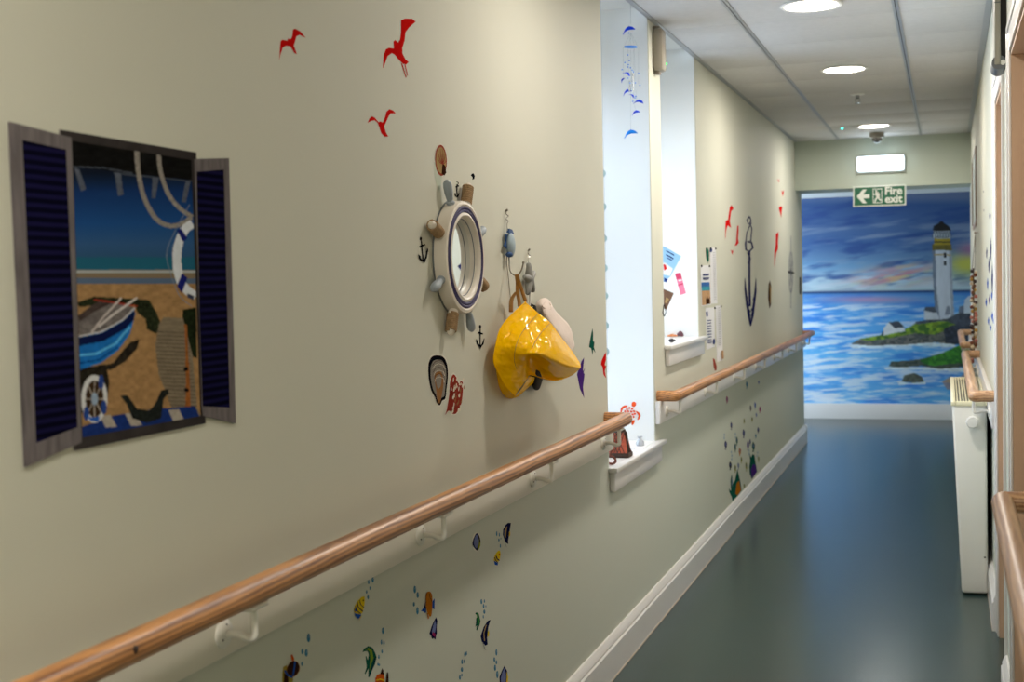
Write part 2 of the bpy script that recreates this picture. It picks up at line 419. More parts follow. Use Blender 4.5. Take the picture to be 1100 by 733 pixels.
r2 = N.new('ShaderNodeMapRange'); r2.inputs[3].default_value = .20; r2.inputs[4].default_value = .27; L.new(n1.outputs[0], r2.inputs[0]); L.new(r2.outputs[0], p.inputs['Roughness'])
bu = N.new('ShaderNodeBump'); bu.inputs['Strength'].default_value = .02; bu.inputs['Distance'].default_value = .001
n3 = N.new('ShaderNodeTexNoise'); n3.inputs['Scale'].default_value = 5; n3.inputs['Detail'].default_value = 1; L.new(tc.outputs['Object'], n3.inputs[0])
L.new(n3.outputs[0], bu.inputs['Height']); b = B(); b.box((XL-.1, -2.5, -.1), (XRR+.1, YM+.1, 0), fm); struct(b.build('floor'))

# ceiling: mineral tiles as shallow bevelled slabs in two long runs plus cut edges
b = B()
ys = [-2.4]; y = 5.70-.6*13
while y < YB-.05: 
    if y > -2.4: ys.append(y)
    y += .6
ys.append(YB)
XT = (WX, -.812, -.188, WR)
for x0, x1 in zip(XT, XT[1:]):
    for y0, y1 in zip(ys, ys[1:]): b.box((x0+.004, y0+.0012, H), (x1-.004, y1-.0012, H+.02), M['tile'], .0015)
b.box((WX+.001, -2.4, H+.021), (WR-.001, YB, H+.04), M['tile'])
struct(b.build('ceiling'))
for x in (-.812, -.188):
    b = B(); b.box((x-.012, -2.4, H-.003), (x-.002, YB, H+.004), M['tbar']); b.box((x+.002, -2.4, H-.003), (x+.012, YB, H+.004), M['tbar'])
    b.box((x-.003, -2.4, H+.002), (x+.003, YB, H+.006), mat('grid_shadow_gap', (60, 62, 66), .6))
    struct(b.build('trim_%d' % (4+(x > -.5))), 'metal ceiling grid bar')
for k, (x0, x1) in enumerate(((WX, WX+.022), (WR-.026, WR))):
    b = B(); b.box((x0, -2.4, H-.003), (x1, YB, H+.003), M['tbar']); xa = x0 if k == 0 else x1-.002
    b.box((xa, -2.4, H-.003), (xa+.002, YB, H+.02), M['tbar'])
    struct(b.build('trim_%d' % (6+k)), 'ceiling edge angle')

# skirtings
SKP = [(0, 0), (.022, 0), (.022, .112), (.016, .118), (.018, .124), (.012, .140), (.006, .149), (0, .149)]
def skirt(name, y0, y1, x, sgn, z=0):
    b = B(); b.prism([(x+sgn*a, y0, h) for a, h in SKP], (0, y1-y0, 0), M['white']); b.smooth = 20
    b.box((min(x+sgn*.021, x+sgn*.0235), y0, 0), (max(x+sgn*.021, x+sgn*.0235), y1, .006), mat('cream_sealant', (205, 190, 175), .5))
    return struct(b.build(name))
skirt('baseboard_left', -2.4, YE+.02, WX, 1)
b = B(); b.prism([(XO, YE+a, h) for a, h in SKP], (-XO+WX+.02, 0, 0), M['white']); struct(b.build('baseboard_left_return'))
skirt('baseboard_right', DA[1]+.076, YE, WR, -1)
skirt('baseboard_right_pier', DBB[1]+.076, DA[0]-.076, WR, -1)
skirt('baseboard_right_near', -2.4, DBB[0]-.076, WR, -1)
b = B(); b.prism([(XL, YM-a, h) for a, h in [(0, 0), (.025, 0), (.025, .135), (.018, .15), (0, .15)]], (XRR-XL, 0, 0), M['white']); struct(b.build('baseboard_far'))
# white boards the handrails are fixed to
for k, (y0, y1) in enumerate(((-2.4, O1[0]-.002), (O1[1]+.002, YE))):
    b = B(); b.box((WX+.0003, y0, .811), (WX+.02, y1, .905), M['board'] if not k else M['white'], .003)
    struct(b.build('trim_%d' % (8+k)), 'painted board fixed to the wall behind the handrail')
b = B(); b.box((WR-.02, DA[1]+.08, .80), (WR-.0003, YE, .905), M['white'], .003); struct(b.build('trim_10'), 'painted board fixed to the wall behind the handrail')

# ------------------------------------------------------------------ mural (painted straight on the far wall)
def streak(X, Y, sx, sy, slope, seed): return fbm((X+seed*31)/sx, (Y+(X*slope))/sy+seed*7)
def ramp(Y, stops):
    ys = [s[0] for s in stops]; return np.stack([np.interp(Y, ys, [s[1][k] for s in stops]) for k in range(3)], -1)
def blend(A, c, w): w = np.clip(w, 0, 1)[..., None]; return A*(1-w)+np.array(c, float)*w
def soft(v, a, b_): return np.clip((v-a)/(b_-a), 0, 1)
def paint_mural(X, Y):
    hor = 314.5-(X-861)*.011
    A = ramp(Y, [(190, (104, 122, 156)), (212, (104, 124, 164)), (220, (58, 94, 152)), (245, (76, 110, 162)), (262, (66, 106, 164)), (275, (98, 138, 182)), (288, (118, 165, 205)), (300, (178, 205, 222)), (316, (188, 212, 222))])
    n = streak(X, Y, 38, 7, .12, 1); A = blend(A, (44, 80, 146), soft(n, .52, .72)*.8*(Y > 210))
    n = streak(X, Y, 46, 6, .10, 2); A = blend(A, (150, 165, 190), soft(n, .55, .75)*.7*soft(Y, 222, 245))
    n = streak(X, Y, 40, 5, .12, 5); A = blend(A, (206, 220, 230), soft(n, .5, .7)*.8*soft(Y, 268, 295))
    g = np.exp(-((X-962)/38)**2-((Y-296+(X-962)*.12)/10)**2); n = streak(X, Y, 25, 4, .2, 3)
    A = blend(A, (214, 140, 150), g*soft(n, .4, .6)*1.0); A = blend(A, (222, 200, 140), g*soft(streak(X, Y, 25, 4, .2, 9), .5, .65)*.8)
    g = np.exp(-((X-1040)/22)**2-((Y-284)/12)**2); A = blend(A, (205, 205, 90), g*1.1)
    g = np.exp(-((X-1046)/16)**2-((Y-268)/7)**2); A = blend(A, (160, 110, 150), g)
    sea = ramp(Y, [(312, (54, 110, 186)), (318, (86, 156, 220)), (340, (84, 166, 236)), (380, (100, 184, 242)), (410, (92, 172, 240)), (436, (104, 186, 240))])
    n = streak(X, Y, 34, 5, .07, 11); sea = blend(sea, (40, 116, 220), soft(n, .48, .72)*.6)
    n = streak(X, Y, 26, 2.9, .08, 14); sea = blend(sea, (236, 242, 250), soft(n, .48, .66)*.85*soft(Y, 318, 330)*(.55+.45*soft(1010-X, 0, 120)))
    n = streak(X, Y, 20, 2.4, -.04, 17); sea = blend(sea, (225, 236, 250), soft(n, .52, .68)*.7*soft(Y, 330, 345))
    g = np.exp(-((X-935)/50)**2-((Y-322)/4)**2); sea = blend(sea, (186, 150, 190), g*.9)
    A = np.where((Y > hor)[..., None], sea, A)
    A = blend(A, (24, 52, 100), np.exp(-((Y-hor)/1.2)**2)*.95)
    def P(pts, c, var=0.12, sx=4, sy=3, c2=None):
        nonlocal A
        w = inpoly(X, Y, pts); n = fbm(X/sx+5, Y/sy+len(pts))[..., None]
        cc = np.array(c, float)*(1-var+2*var*n)
        if c2 is not None: k = soft(fbm(X/sx+40, Y/sy+2), .42, .58)[..., None]; cc = cc*(1-k)+np.array(c2, float)*k
        A = np.where(w[..., None], cc, A)
    K = lambda pts: q(900, 230, 3.6625, pts)
    foam = (222, 236, 246)
    # main headland
    P(K([(40, 520), (120, 500), (300, 505), (460, 510), (460, 525), (300, 518), (140, 526), (60, 528)]), foam)
    P(K([(50, 512), (90, 490), (180, 478), (270, 455), (310, 425), (440, 405), (480, 388), (530, 390), (530, 500), (440, 512), (380, 505), (260, 515), (120, 518)]), (78, 84, 86), .35, 3, 2, (120, 118, 112))
    P(K([(85, 492), (180, 474), (270, 450), (320, 425), (430, 422), (500, 445), (500, 455), (420, 460), (380, 475), (300, 470), (200, 490), (120, 500)]), (128, 160, 48), .3, 4, 3, (66, 110, 44))
    P(K([(415, 455), (440, 440), (500, 430), (530, 450), (530, 505), (460, 515), (425, 505)]), (52, 60, 76), .4, 3, 3)
    P(K([(305, 425), (360, 415), (440, 405), (500, 385), (530, 385), (530, 450), (480, 440), (420, 420), (310, 435)]), (70, 78, 92), .35, 3, 3)
    # lower spit
    P(K([(180, 605), (300, 602), (500, 605), (500, 622), (300, 612), (190, 614)]), foam)
    P(K([(200, 600), (210, 580), (270, 578), (330, 570), (420, 545), (500, 505), (560, 500), (560, 560), (520, 600), (400, 610), (330, 598), (240, 604)]), (62, 76, 66), .35, 3, 2, (88, 96, 90))
    P(K([(320, 575), (400, 552), (480, 515), (560, 500), (560, 560), (520, 585), (440, 590), (380, 598), (340, 590)]), (70, 150, 48), .25, 4, 3, (46, 112, 44))
    # rock
    P(K([(235, 658), (280, 668), (345, 660), (345, 670), (240, 672)]), foam)
    P(K([(250, 660), (262, 635), (300, 626), (330, 640), (340, 660), (300, 665)]), (84, 92, 84), .4, 3, 2)
    P(K([(410, 660), (440, 640), (480, 645), (520, 600), (560, 600), (560, 690), (430, 690)]), (150, 150, 168), .15)
    P(K([(410, 660), (450, 640), (470, 670)]), (176, 156, 130), .1)
    # cottages
    P(K([(180, 478), (180, 450), (200, 426), (225, 445), (262, 447), (264, 462), (225, 468)]), (224, 228, 232), .05)
    P(K([(200, 426), (240, 422), (264, 445), (225, 450)]), (66, 74, 86), .1)
    P(K([(172, 478), (174, 464), (180, 460), (180, 478)]), (30, 40, 60), .1)
    P(K([(340, 416), (340, 376), (375, 370), (398, 390), (398, 416)]), (206, 212, 220), .06)
    P(K([(338, 380), (345, 366), (382, 364), (400, 388), (375, 388)]), (78, 86, 98), .1)
    P(K([(495, 390), (498, 340), (515, 322), (535, 330), (535, 390)]), (206, 216, 228), .05)
    P(K([(475, 388), (478, 365), (495, 360), (495, 390)]), (110, 120, 140), .1)
    # lighthouse
    P(K([(372, 140), (448, 140), (452, 280), (458, 398), (430, 412), (402, 415), (382, 370), (374, 240)]), (206, 212, 222), .07, 3, 14)
    P(K([(372, 140), (384, 140), (388, 300), (400, 400), (402, 415), (382, 370), (374, 240)]), (120, 132, 150), .1)
    P(K([(436, 140), (448, 140), (452, 280), (458, 398), (446, 404), (442, 280)]), (160, 168, 182), .1)
    P(K([(370, 143), (372, 118), (446, 118), (450, 143)]), (110, 100, 40), .15)
    P(K([(378, 122), (380, 95), (442, 95), (444, 122)]), (170, 148, 40), .2, 12, 2)
    P(K([(378, 108), (444, 108), (444, 113), (378, 113)]), (60, 56, 40), .1)
    P(K([(378, 158), (446, 158), (446, 163), (378, 163)]), (186, 160, 90), .1)
    P(K([(376, 96), (376, 64), (442, 64), (442, 96)]), (190, 200, 210), .1)
    for k in range(7):
        x = 378+k*10
        for s in (1, -1):
            P(K([(x, 66), (x+3, 66), (x+3+s*8, 94), (x+s*8, 94)]), (70, 76, 84), .05)
    P(K([(372, 66), (378, 46), (396, 36), (402, 28), (412, 28), (418, 36), (438, 48), (446, 66)]), (26, 26, 30), .1)
    P(K([(416, 152), (426, 152), (426, 172), (416, 172)]), (20, 24, 34), 0); P(K([(418, 184), (428, 184), (428, 202), (418, 202)]), (20, 24, 34), 0)
    P(K([(420, 398), (428, 365), (440, 360), (444, 395)]), (130, 136, 150), .1)
    return A
mural = painted('seascape_mural', [(850, 214), (1058, 205), (1058, 434.5), (850, 433)], 300, 330, paint_mural, 'Y', YM, .0015, vcol_mat('mural_paint', .55, .4, .3))
tag(mural, 'painted seascape mural with a white lighthouse, cottages and blue sea on the end wall', 'mural')
# ------------------------------------------------------------------ ceiling fittings
def downlight(x, y, label, power=21, px=.19):
    r = empty('ceiling_light', (x, y, H)); tag(r, label, 'ceiling light', 'round recessed lights along the ceiling')
    b = B(); b.lathe([(.098, -.0005), (.118, -.002), (.122, -.006), (.116, -.010), (.102, -.008), (.099, -.001)], M['white_plastic'], (x, y, H), seg=40); b.build('trim_ring', r)
    b = B(); b.lathe([(.0, -.002), (.10, -.002)], _M.setdefault('lampd', emit_mat('lamp_diffuser', (255, 246, 232), 14)), (x, y, H), seg=40); b.build('diffuser', r, flat=True)
    l = bpy.data.lights.new('downlight', 'AREA'); l.shape = 'DISK'; l.size = px; l.energy = power; l.color = (1, .915, .81)
    o = bpy.data.objects.new('downlight', l); COL.objects.link(o); o.location = (x, y, H-.004)
downlight(-.50, 5.40, 'largest round recessed light, at the top edge of the ceiling view', 18)
downlight(-.50, 7.15, 'middle one of the three round recessed ceiling lights', 13)
downlight(-.495, 10.0, 'furthest round recessed light, just before the dome sensor', 13)
downlight(-.50, 3.60, 'round recessed light in the near ceiling, above the wheel mirror', 9)
downlight(-.50, .6, 'added unseen round ceiling light beside the camera, brightening the near left wall', 16)  # unseen lamp added to lift the near left wall
downlight(-.50, -1.5, 'added unseen round ceiling light behind the camera, brightening the near end', 26)  # second unseen lamp, added behind the camera as fill for the left side

cp = onZ(921, 101, H)
r = empty('sprinkler_head', (cp.x, cp.y, H)); tag(r, 'small chrome sprinkler head hanging from a ceiling tile between two lights', 'sprinkler')
chrome = mat('chrome', (190, 192, 196), .18, .95, var=.02)
b = B(); b.lathe([(0, -.0005), (.042, -.0005), (.042, -.004), (.03, -.008), (0, -.008)], M['white_plastic'], cp, seg=28); b.build('ceiling_plate', r)
b = B(); b.lathe([(.012, -.008), (.012, -.025), (.008, -.028)], chrome, cp, seg=14)
for s in (-1, 1): b.tube([cp+Vector((s*.01, 0, -.026)), cp+Vector((s*.014, 0, -.038)), cp+Vector((s*.004, 0, -.052))], .0025, chrome, 6)
b.lathe([(0, -.052), (.016, -.053), (.016, -.055), (0, -.056)], chrome, cp, seg=16); b.build('sprinkler_nozzle', r)

cp = onZ(904.6, 137, H)
r = empty('ceiling_sensor', (cp.x, cp.y, H)); tag(r, 'tiny ceiling sensor with a glowing turquoise light, left of the furthest light', 'sensor')
b = B(); b.lathe([(0, -.0005), (.022, -.0005), (.020, -.004), (0, -.005)], M['white_plastic'], cp); b.build('sensor_plate', r)
b = B(); b.ball(cp+Vector((0, 0, -.006)), .009, emit_mat('turquoise_led', (60, 255, 225), 3)); b.build('indicator_light', r)

cp = Vector((-.50, 10.55, H))
r = empty('dome_sensor', cp); tag(r, 'grey dome shaped detector hanging from the ceiling above the emergency light', 'detector')
b = B(); b.lathe([(0, -.0005), (.052, -.0005), (.056, -.012), (.054, -.036), (.046, -.040), (0, -.040)], mat('grey_plastic', (150, 145, 136), .4), cp, seg=32); b.build('housing', r)
b = B(); b.lathe([(.040, -.040), (.038, -.055), (.026, -.070), (.010, -.077), (0, -.078)], mat('dark_lens', (120, 122, 126), .08, .7), cp, seg=32); b.build('lens', r)

# emergency light on the beam
c0, c1 = onY(921, 169, YB-.04), onY(971, 182.5, YB-.04)
r = empty('emergency_light', ((c0.x+c1.x)/2, YB, c1.z)); tag(r, 'bright white oblong emergency light fixed to the beam above the exit sign', 'emergency light')
b = B(); b.box((c0.x-.012, YB-.03, c1.z-.014), (c1.x+.012, YB-.0005, c0.z+.010), mat('light_housing', (178, 178, 170), .45), .006); b.build('housing', r)
b = B(); b.box((c0.x, YB-.075, c1.z), (c1.x, YB-.029, c0.z), emit_mat('cool_diffuser', (222, 240, 255), 3.2), .01)
b.build('diffuser', r)
b = B(); g = onY(960, 180.5, YB-.08); b.ball((g.x, YB-.078, c1.z+.010), .009, emit_mat('green_led', (40, 255, 120), 4)); b.build('indicator_light', r)
l = bpy.data.lights.new('emergency_lamp', 'AREA'); l.shape = 'RECTANGLE'; l.size = c1.x-c0.x; l.size_y = .08; l.energy = .8; l.color = (.85, .95, 1)
o = bpy.data.objects.new('emergency_lamp', l); COL.objects.link(o); o.location = ((c0.x+c1.x)/2, YB-.082, (c0.z+c1.z)/2); o.rotation_euler = (PI/2, 0, PI)

# fire exit sign hanging under the beam edge
yS = YB-.03
tl = onY(917, 203.5, yS); br = onY(972.5, 221, yS); zt, zb = 2.095, 1.945
x0, x1 = tl.x, br.x
r = empty('exit_sign', ((x0+x1)/2, yS, zb)); tag(r, 'green and white Fire exit sign with an arrow and running figure under the beam', 'sign')
ws = mat('sign_white', (222, 226, 218), .4, var=.01); gs = mat('sign_green', (0, 92, 62), .4, var=.03)
b = B(); b.box((x0-.006, yS-.004, zb-.006), (x1+.006, yS+.004, zt+.006), ws, .002); b.build('sign_panel', r)
b = B(); b.box((x0+.004, yS-.006, zb+.004), (x1-.004, yS-.0035, zt-.004), gs); b.build('green_field', r)
Wd = x1-x0; Hh = zt-zb
def SG(u, v): return Vector((x0+u*Wd, yS-.0068, zb+v*Hh))
def sgpoly(b, pts, m=ws):
    f = b.face([SG(*p) for p in pts], m); f.normal_update()
    if f.normal.y > 0: f.normal_flip()
b = B(); sgpoly(b, [(.06, .5), (.18, .86), (.255, .86), (.185, .60), (.31, .60), (.31, .40), (.185, .40), (.255, .14), (.18, .14)]); b.build('arrow', r, flat=True)
b = B()
fr = [(.375, .12), (.555, .12), (.555, .88), (.375, .88)]; fi = [(.388, .16), (.542, .16), (.542, .84), (.388, .84)]
for i in range(4):
    j = (i+1) % 4; sgpoly(b, [fr[i], fr[j], fi[j], fi[i]])
sgpoly(b, [(x, y) for x, y in ell(.44, .76, .017, .06, 12)])
def limb(pts, w):
    asp = Hh/Wd; L_ = []; 
    P = [(p[0], p[1]*asp) for p in pts]; o = thick(P, w*asp); sgpoly(b, [(a, c/asp) for a, c in o])
limb([(.45, .70), (.475, .42)], .16); limb([(.475, .45), (.435, .33), (.41, .18)], .085); limb([(.475, .45), (.505, .30), (.54, .26)], .085)
limb([(.45, .66), (.42, .56), (.395, .60)], .06); limb([(.455, .66), (.49, .62), (.505, .50)], .06)
b.build('running_figure', r, flat=True)
def text_obj(body, size, loc, rot, m, parent, name, bold=.0, sx=1):
    cu = bpy.data.curves.new('t', 'FONT'); cu.body = body; cu.size = size; cu.offset = bold; cu.extrude = .0003
    cu.align_x = 'CENTER'; cu.align_y = 'CENTER'; cu.resolution_u = 3
    t = bpy.data.objects.new('t', cu); COL.objects.link(t); dg = bpy.context.evaluated_depsgraph_get(); dg.update()
    me = bpy.data.meshes.new_from_object(t.evaluated_get(dg)); bpy.data.objects.remove(t); me.name = name
    me.materials.clear(); me.materials.append(m)
    R = rot.to_4x4() @ Matrix.Diagonal((sx, 1, 1, 1)); me.transform(R)
    o = bpy.data.objects.new(name, me); COL.objects.link(o); o.parent = parent; o.location = Vector(loc)-WL[parent.name]; return o
RY = Matrix(((1, 0, 0), (0, 0, -1), (0, 1, 0)))       # text facing -Y
text_obj('Fire', .085, SG(.775, .72)+Vector((0, -.0005, 0)), RY, ws, r, 'lettering', .0025)
text_obj('exit', .085, SG(.775, .30)+Vector((0, -.0005, 0)), RY, ws, r, 'lettering', .0025)

# grey box at the top of the pier between the recesses
r0 = onX(702.5, 31, WX+.02); r1 = onX(713, 77, WX+.02)
yb0, yb1 = O1[1]+.07, O2[0]-.07; zt, zb = onX(708, 32, WX+.02).z, onX(708, 77, WX+.02).z
r = empty('wall_sensor', (WX, (yb0+yb1)/2, zb)); tag(r, 'slim grey box with a green light high on the pier between the window recesses', 'sensor')
gp = mat('warm_grey_plastic', (150, 142, 128), .35, var=.02); gp2 = mat('dark_grey_plastic', (128, 120, 110), .4)
b = B(); b.box((WX+.0005, yb0, zb), (WX+.045, yb1, zt), gp, .014); b.build('housing', r)
b = B(); b.box((WX+.001, yb0+.01, zt-.002), (WX+.030, yb1-.01, zt+.010), gp2, .004); b.build('end_cap', r); b = B(); b.box((WX+.001, yb0+.02, zb-.012), (WX+.026, yb1-.02, zb+.002), gp2, .004); b.build('end_cap', r)
b = B(); b.ball((WX+.045, (yb0+yb1)/2+.03, zb+.035), .005, emit_mat('small_green_led', (60, 220, 110), 2)); b.build('indicator_light', r)

# ------------------------------------------------------------------ handrails
ZR, RR = .925, .0228
def elbow(pts, rad, n=6):
    """round the corners of a polyline"""
    out = [Vector(pts[0])]
    for a, c, d in zip(pts, pts[1:], pts[2:]):
        a, c, d = Vector(a), Vector(c), Vector(d); u = (a-c).normalized(); v = (d-c).normalized()
        for k in range(n+1):
            t = k/n; out.append((c+u*rad)*(1-t)**2+c*2*t*(1-t)+(c+v*rad)*t*t)
    out.append(Vector(pts[-1])); return out
def handrail(pts, brackets, side, label, wood, group='handrails', gr=.012, ring_y=()):
    wallx = WX if side > 0 else WR; face = wallx+side*.0203
    ax = pts[1][0] if len(pts) > 2 else pts[0][0]
    r = empty('handrail', (wallx, (pts[0][1]+pts[-1][1])/2, ZR-.1)); tag(r, label, 'handrail', group)
    b = B(); b.smooth = 60; b.tube(elbow(pts, gr), RR, wood, 24); b.build('rail', r)
    for y in brackets:
        zp = .852; p0 = Vector((face, y, zp))
        b = B(); s = Vector((side, 0, 0))
        xr = ax
        b.smooth = 50
        b.tube(sm([p0+s*.004, p0+s*.03, (xr-side*.012, y+.002, zp-.006), (xr-side*.001, y+.003, zp-.003), (xr, y+.003, zp+.012), (xr, y+.003, ZR-RR-.003)], 5, False), .0062, M['bracket'], 10)
        b.box((xr-.013, y-.026, ZR-RR-.006), (xr+.013, y+.032, ZR-RR+.0015), M['bracket'], .0025)
        br = b.build('bracket', r)
        b = B(); b.lathe([(0, -.0002), (.024, -.0002), (.0245, .003), (.021, .007), (.009, .010), (0, .011)], M['bracket'], p0, (side, 0, 0), 24)
        for a in (PI/2, PI/2+2.09, PI/2-2.09):
            b.ball(p0+Vector((side*.0075, math.cos(a)*.015, math.sin(a)*.015)), .0026, mat('screw_dark', (70, 66, 60), .3, .8), sub=1)
        b.build('wall_plate', br)
    return r
ax = WX+.078
RAIL_KNOT = onX(143.5, 699, WX+.078); RAIL_KNOT = RAIL_KNOT+(EYE-RAIL_KNOT).normalized()*.034
def ybr(px): return onX(px, 500, WX+.02).y
hr = handrail([(WX+.0005, O1[0]-.045, ZR), (ax, O1[0]-.045, ZR), (ax, -2.35, ZR)], [ybr(x) for x in (648, 571.3, 448.8, 233)]+[1.05, .18, -.7],
         1, 'long glossy pine handrail on the near left wall, ending at the first window', M['wood'])
b = B(); b.ball(RAIL_KNOT, 1, mat('dark_knot', (48, 26, 16), .5), (.005, .011, .008)); b.build('knot', hr, label='dark knot in the wood')
handrail([(WX+.0005, YE-.03, ZR), (ax, YE-.03, ZR), (ax, O1[1]+.05, ZR), (WX+.0005, O1[1]+.05, ZR)], [O1[1]+.14]+[onX(x, 430, WX+.02).y for x in (757.4, 788.8, 812, 832, 847.7)]+[11.1],
         1, 'paler wooden handrail on the left wall beyond the first window', M['wood'])
axr = WR-.083
handrail([(WR-.0005, 3.0, ZR), (.108, 3.0, ZR), (.108, .75, ZR)], [2.4, 1.3], -1, 'wooden handrail end at the bottom right corner, nearest on the right', M['woodpale'])
handrail([(WR-.0005, 8.30, ZR), (axr, 8.30, ZR), (axr, 5.52, ZR), (WR-.0005, 5.52, ZR)], [5.66, 7.75, 8.16], -1, 'wooden handrail on the right wall passing over the radiator', M['woodpale'])
handrail([(WR-.0005, 11.25, ZR), (axr, 11.25, ZR), (axr, 9.3, ZR), (WR-.0005, 9.3, ZR)], [9.5, 10.2, 11.0], -1, 'furthest short wooden handrail on the right wall, beyond the shell garland', M['woodpale'])

# ------------------------------------------------------------------ radiator
r = empty('radiator', (WR-.08, 6.6, 0)); tag(r, 'tall white radiator casing with a slotted top under the right handrail', 'radiator')
yr0, yr1, zr0, zr1 = 6.09, 7.5, .008, .835
rw = mat('radiator_white', (232, 232, 226), .35, var=.01); rc = mat('cream_trim', (232, 228, 196), .4)
xt, xb = WR-.165, WR-.13
b = B(); b.hexa([(xb, yr0, zr0), (WR-.022, yr0, zr0), (WR-.022, yr1, zr0), (xb, yr1, zr0), (xt, yr0, zr1), (WR-.022, yr0, zr1), (WR-.022, yr1, zr1), (xt, yr1, zr1)], rw)
bmesh.ops.bevel(b.bm, geom=b.bm.edges[:], offset=.012, segments=3, affect='EDGES', profile=.5); b.build('casing', r)
b = B()
fr = .016
for lo, hi in (((xt-.004, yr0-.006, zr1-.004), (xt+fr, yr1, zr1+.016)), ((WR-.034, yr0-.006, zr1-.004), (WR-.022, yr1, zr1+.016)), ((xt+fr, yr0-.006, zr1-.004), (WR-.034, yr0+.02, zr1+.016)), ((xt+fr, yr1-.02, zr1-.004), (WR-.034, yr1, zr1+.016))):
    b.box(lo, hi, rc, .004)
b.build('top_trim', r)
b = B(); b.box((xt+fr, yr0+.02, zr1+.0005), (WR-.034, yr1-.02, zr1+.003), mat('grille_dark', (66, 64, 60), .7)); b.build('grille_tray', r)
for k in range(9):
    x = xt+fr+.007+k*.0127
    b = B(); b.box((x-.0028, yr0+.02, zr1+.003), (x+.0028, yr1-.02, zr1+.0135), rc); b.build('grille_bar', r)
b = B(); kp = onY(1044.5, 453, yr0); b.lathe([(0, 0), (.016, 0), (.016, .012), (.025, .014), (.026, .034), (.022, .040), (0, .041)], M['white_plastic'], (kp.x, yr0, kp.z), (0, -1, 0), 28)
for k in range(12):
    a = k*PI/6; b.tube([(kp.x+.0255*math.cos(a), yr0-.016, kp.z+.0255*math.sin(a)), (kp.x+.0255*math.cos(a), yr0-.034, kp.z+.0255*math.sin(a))], .0022, M['white_plastic'], 6)
b.build('thermostat_knob', r)
b = B(); b.lathe([(0, .0), (.004, .0005), (.004, .001)], M['black'], (WR-.034, yr0-.0005, .17), (0, -1, 0), 12); b.build('fixing_hole', r)

# ------------------------------------------------------------------ right wall bits
y0 = 4.62; xg = WR-.045; zb = onX(1076, 78, WR-.03).z
y0 = 4.40; zb = 1.42+(290-78)*(y0*.95)/1430
r = empty('door_closer_channel', (WR, y0+.07, zb)); tag(r, 'grey upright channel with a black core and rounded lower end above the door', 'channel')
lg = mat('channel_grey', (160, 158, 146), .4, var=.02); dg_ = mat('channel_dark_grey', (104, 108, 112), .4); bk = mat('matt_black', (10, 10, 11), .5)
b = B(); b.box((WR-.036, y0, zb+.012), (WR-.018, y0+.16, H-.002), lg, .003); b.box((WR-.037, y0-.001, zb+.20), (WR-.017, y0+.161, zb+.203), dg_); b.build('channel', r)
b = B(); b.box((WR-.018, y0+.01, zb+.02), (WR-.0005, y0+.16, H-.002), bk); b.build('core', r)
b = B(); b.lathe([(0, 0), (.022, 0), (.022, .15), (0, .15)], dg_, (WR-.0225, y0+.004, zb+.018), (0, 1, 0), 24)
b.lathe([(0, 0), (.008, -.001), (.008, 0)], M['white_plastic'], (WR-.012, y0+.004, zb+.018), (0, 1, 0), 12); b.build('rounded_end', r)

# framed picture seen edge-on
r = empty('picture_frame', (WR, 9.3, 1.72)); tag(r, 'thin brown picture frame seen almost edge on, high on the far right wall', 'picture')
fw = mat('dark_frame_wood', (140, 116, 96), .4)
b = B()
for lo, hi in (((WR-.008, 8.9, 1.70), (WR-.0005, 9.9, 1.73)), ((WR-.008, 8.9, 2.17), (WR-.0005, 9.9, 2.20)), ((WR-.008, 8.9, 1.73), (WR-.0005, 8.93, 2.17)), ((WR-.012, 9.87, 1.73), (WR-.0005, 9.9, 2.17))): b.box(lo, hi, fw, .003)
b.build('frame', r)
b = B(); b.box((WR-.005, 8.93, 1.73), (WR-.001, 9.87, 2.17), mat('picture_paper', (170, 180, 176), .6, var=.3, scale=5)); b.build('picture', r)

# shell garland on a cord
gp_ = onX(1052.5, 247, WR-.004)
Yg = 8.45; Xg = WR-.03
def G(py): return onY(1049.5, py, Yg).z
r = empty('shell_garland', (Xg, Yg, G(392))); tag(r, 'garland of brown and cream shells hanging on a cord, right wall', 'garland')
cord = mat('cord', (92, 78, 60), .8)
b = B(); zt = G(250); b.tube([(WR-.001, Yg, zt), (WR-.02, Yg, zt)], .003, fw, 8); b.ball((WR-.02, Yg, zt), .007, fw, sub=1); b.build('nail', r)
b = B()
for s in (-1, 1): b.tube([(WR-.018, Yg, zt), (Xg+s*.008, Yg+s*.012, G(290))], .0018, cord, 6)
b.tube([(Xg, Yg, G(288)), (Xg, Yg, G(385))], .004, cord, 6); b.build('hanging_cord', r)
shc = [mat('shell_cream', (206, 188, 160), .45, var=.2, scale=60), mat('shell_brown', (120, 66, 40), .4, var=.3, scale=60), mat('shell_pink', (176, 110, 96), .45, var=.25, scale=60), mat('shell_ochre', (180, 140, 60), .45, var=.25, scale=60), mat('shell_dark', (60, 44, 46), .4, var=.3, scale=60)]
rnd = random.Random(5)
for k in range(44):
    z = G(290)+(G(390)-G(290))*(k+.5)/44; a = rnd.random()*2*PI; rr = .012
    b = B(); R3 = Matrix.Rotation(rnd.random()*6, 3, 'X') @ Matrix.Rotation(rnd.random()*6, 3, 'Z')
    c = Vector((Xg+math.cos(a)*rr, Yg+math.sin(a)*rr, z))
    prof = [(0.0005, -.015), (.006, -.011), (.011, -.004), (.012, .002), (.008, .009), (.004, .013), (0, .015)]
    b.lathe(prof, shc[rnd.randrange(5)], c, R3 @ Vector((0, 0, 1)), 10); b.build('shell', r)
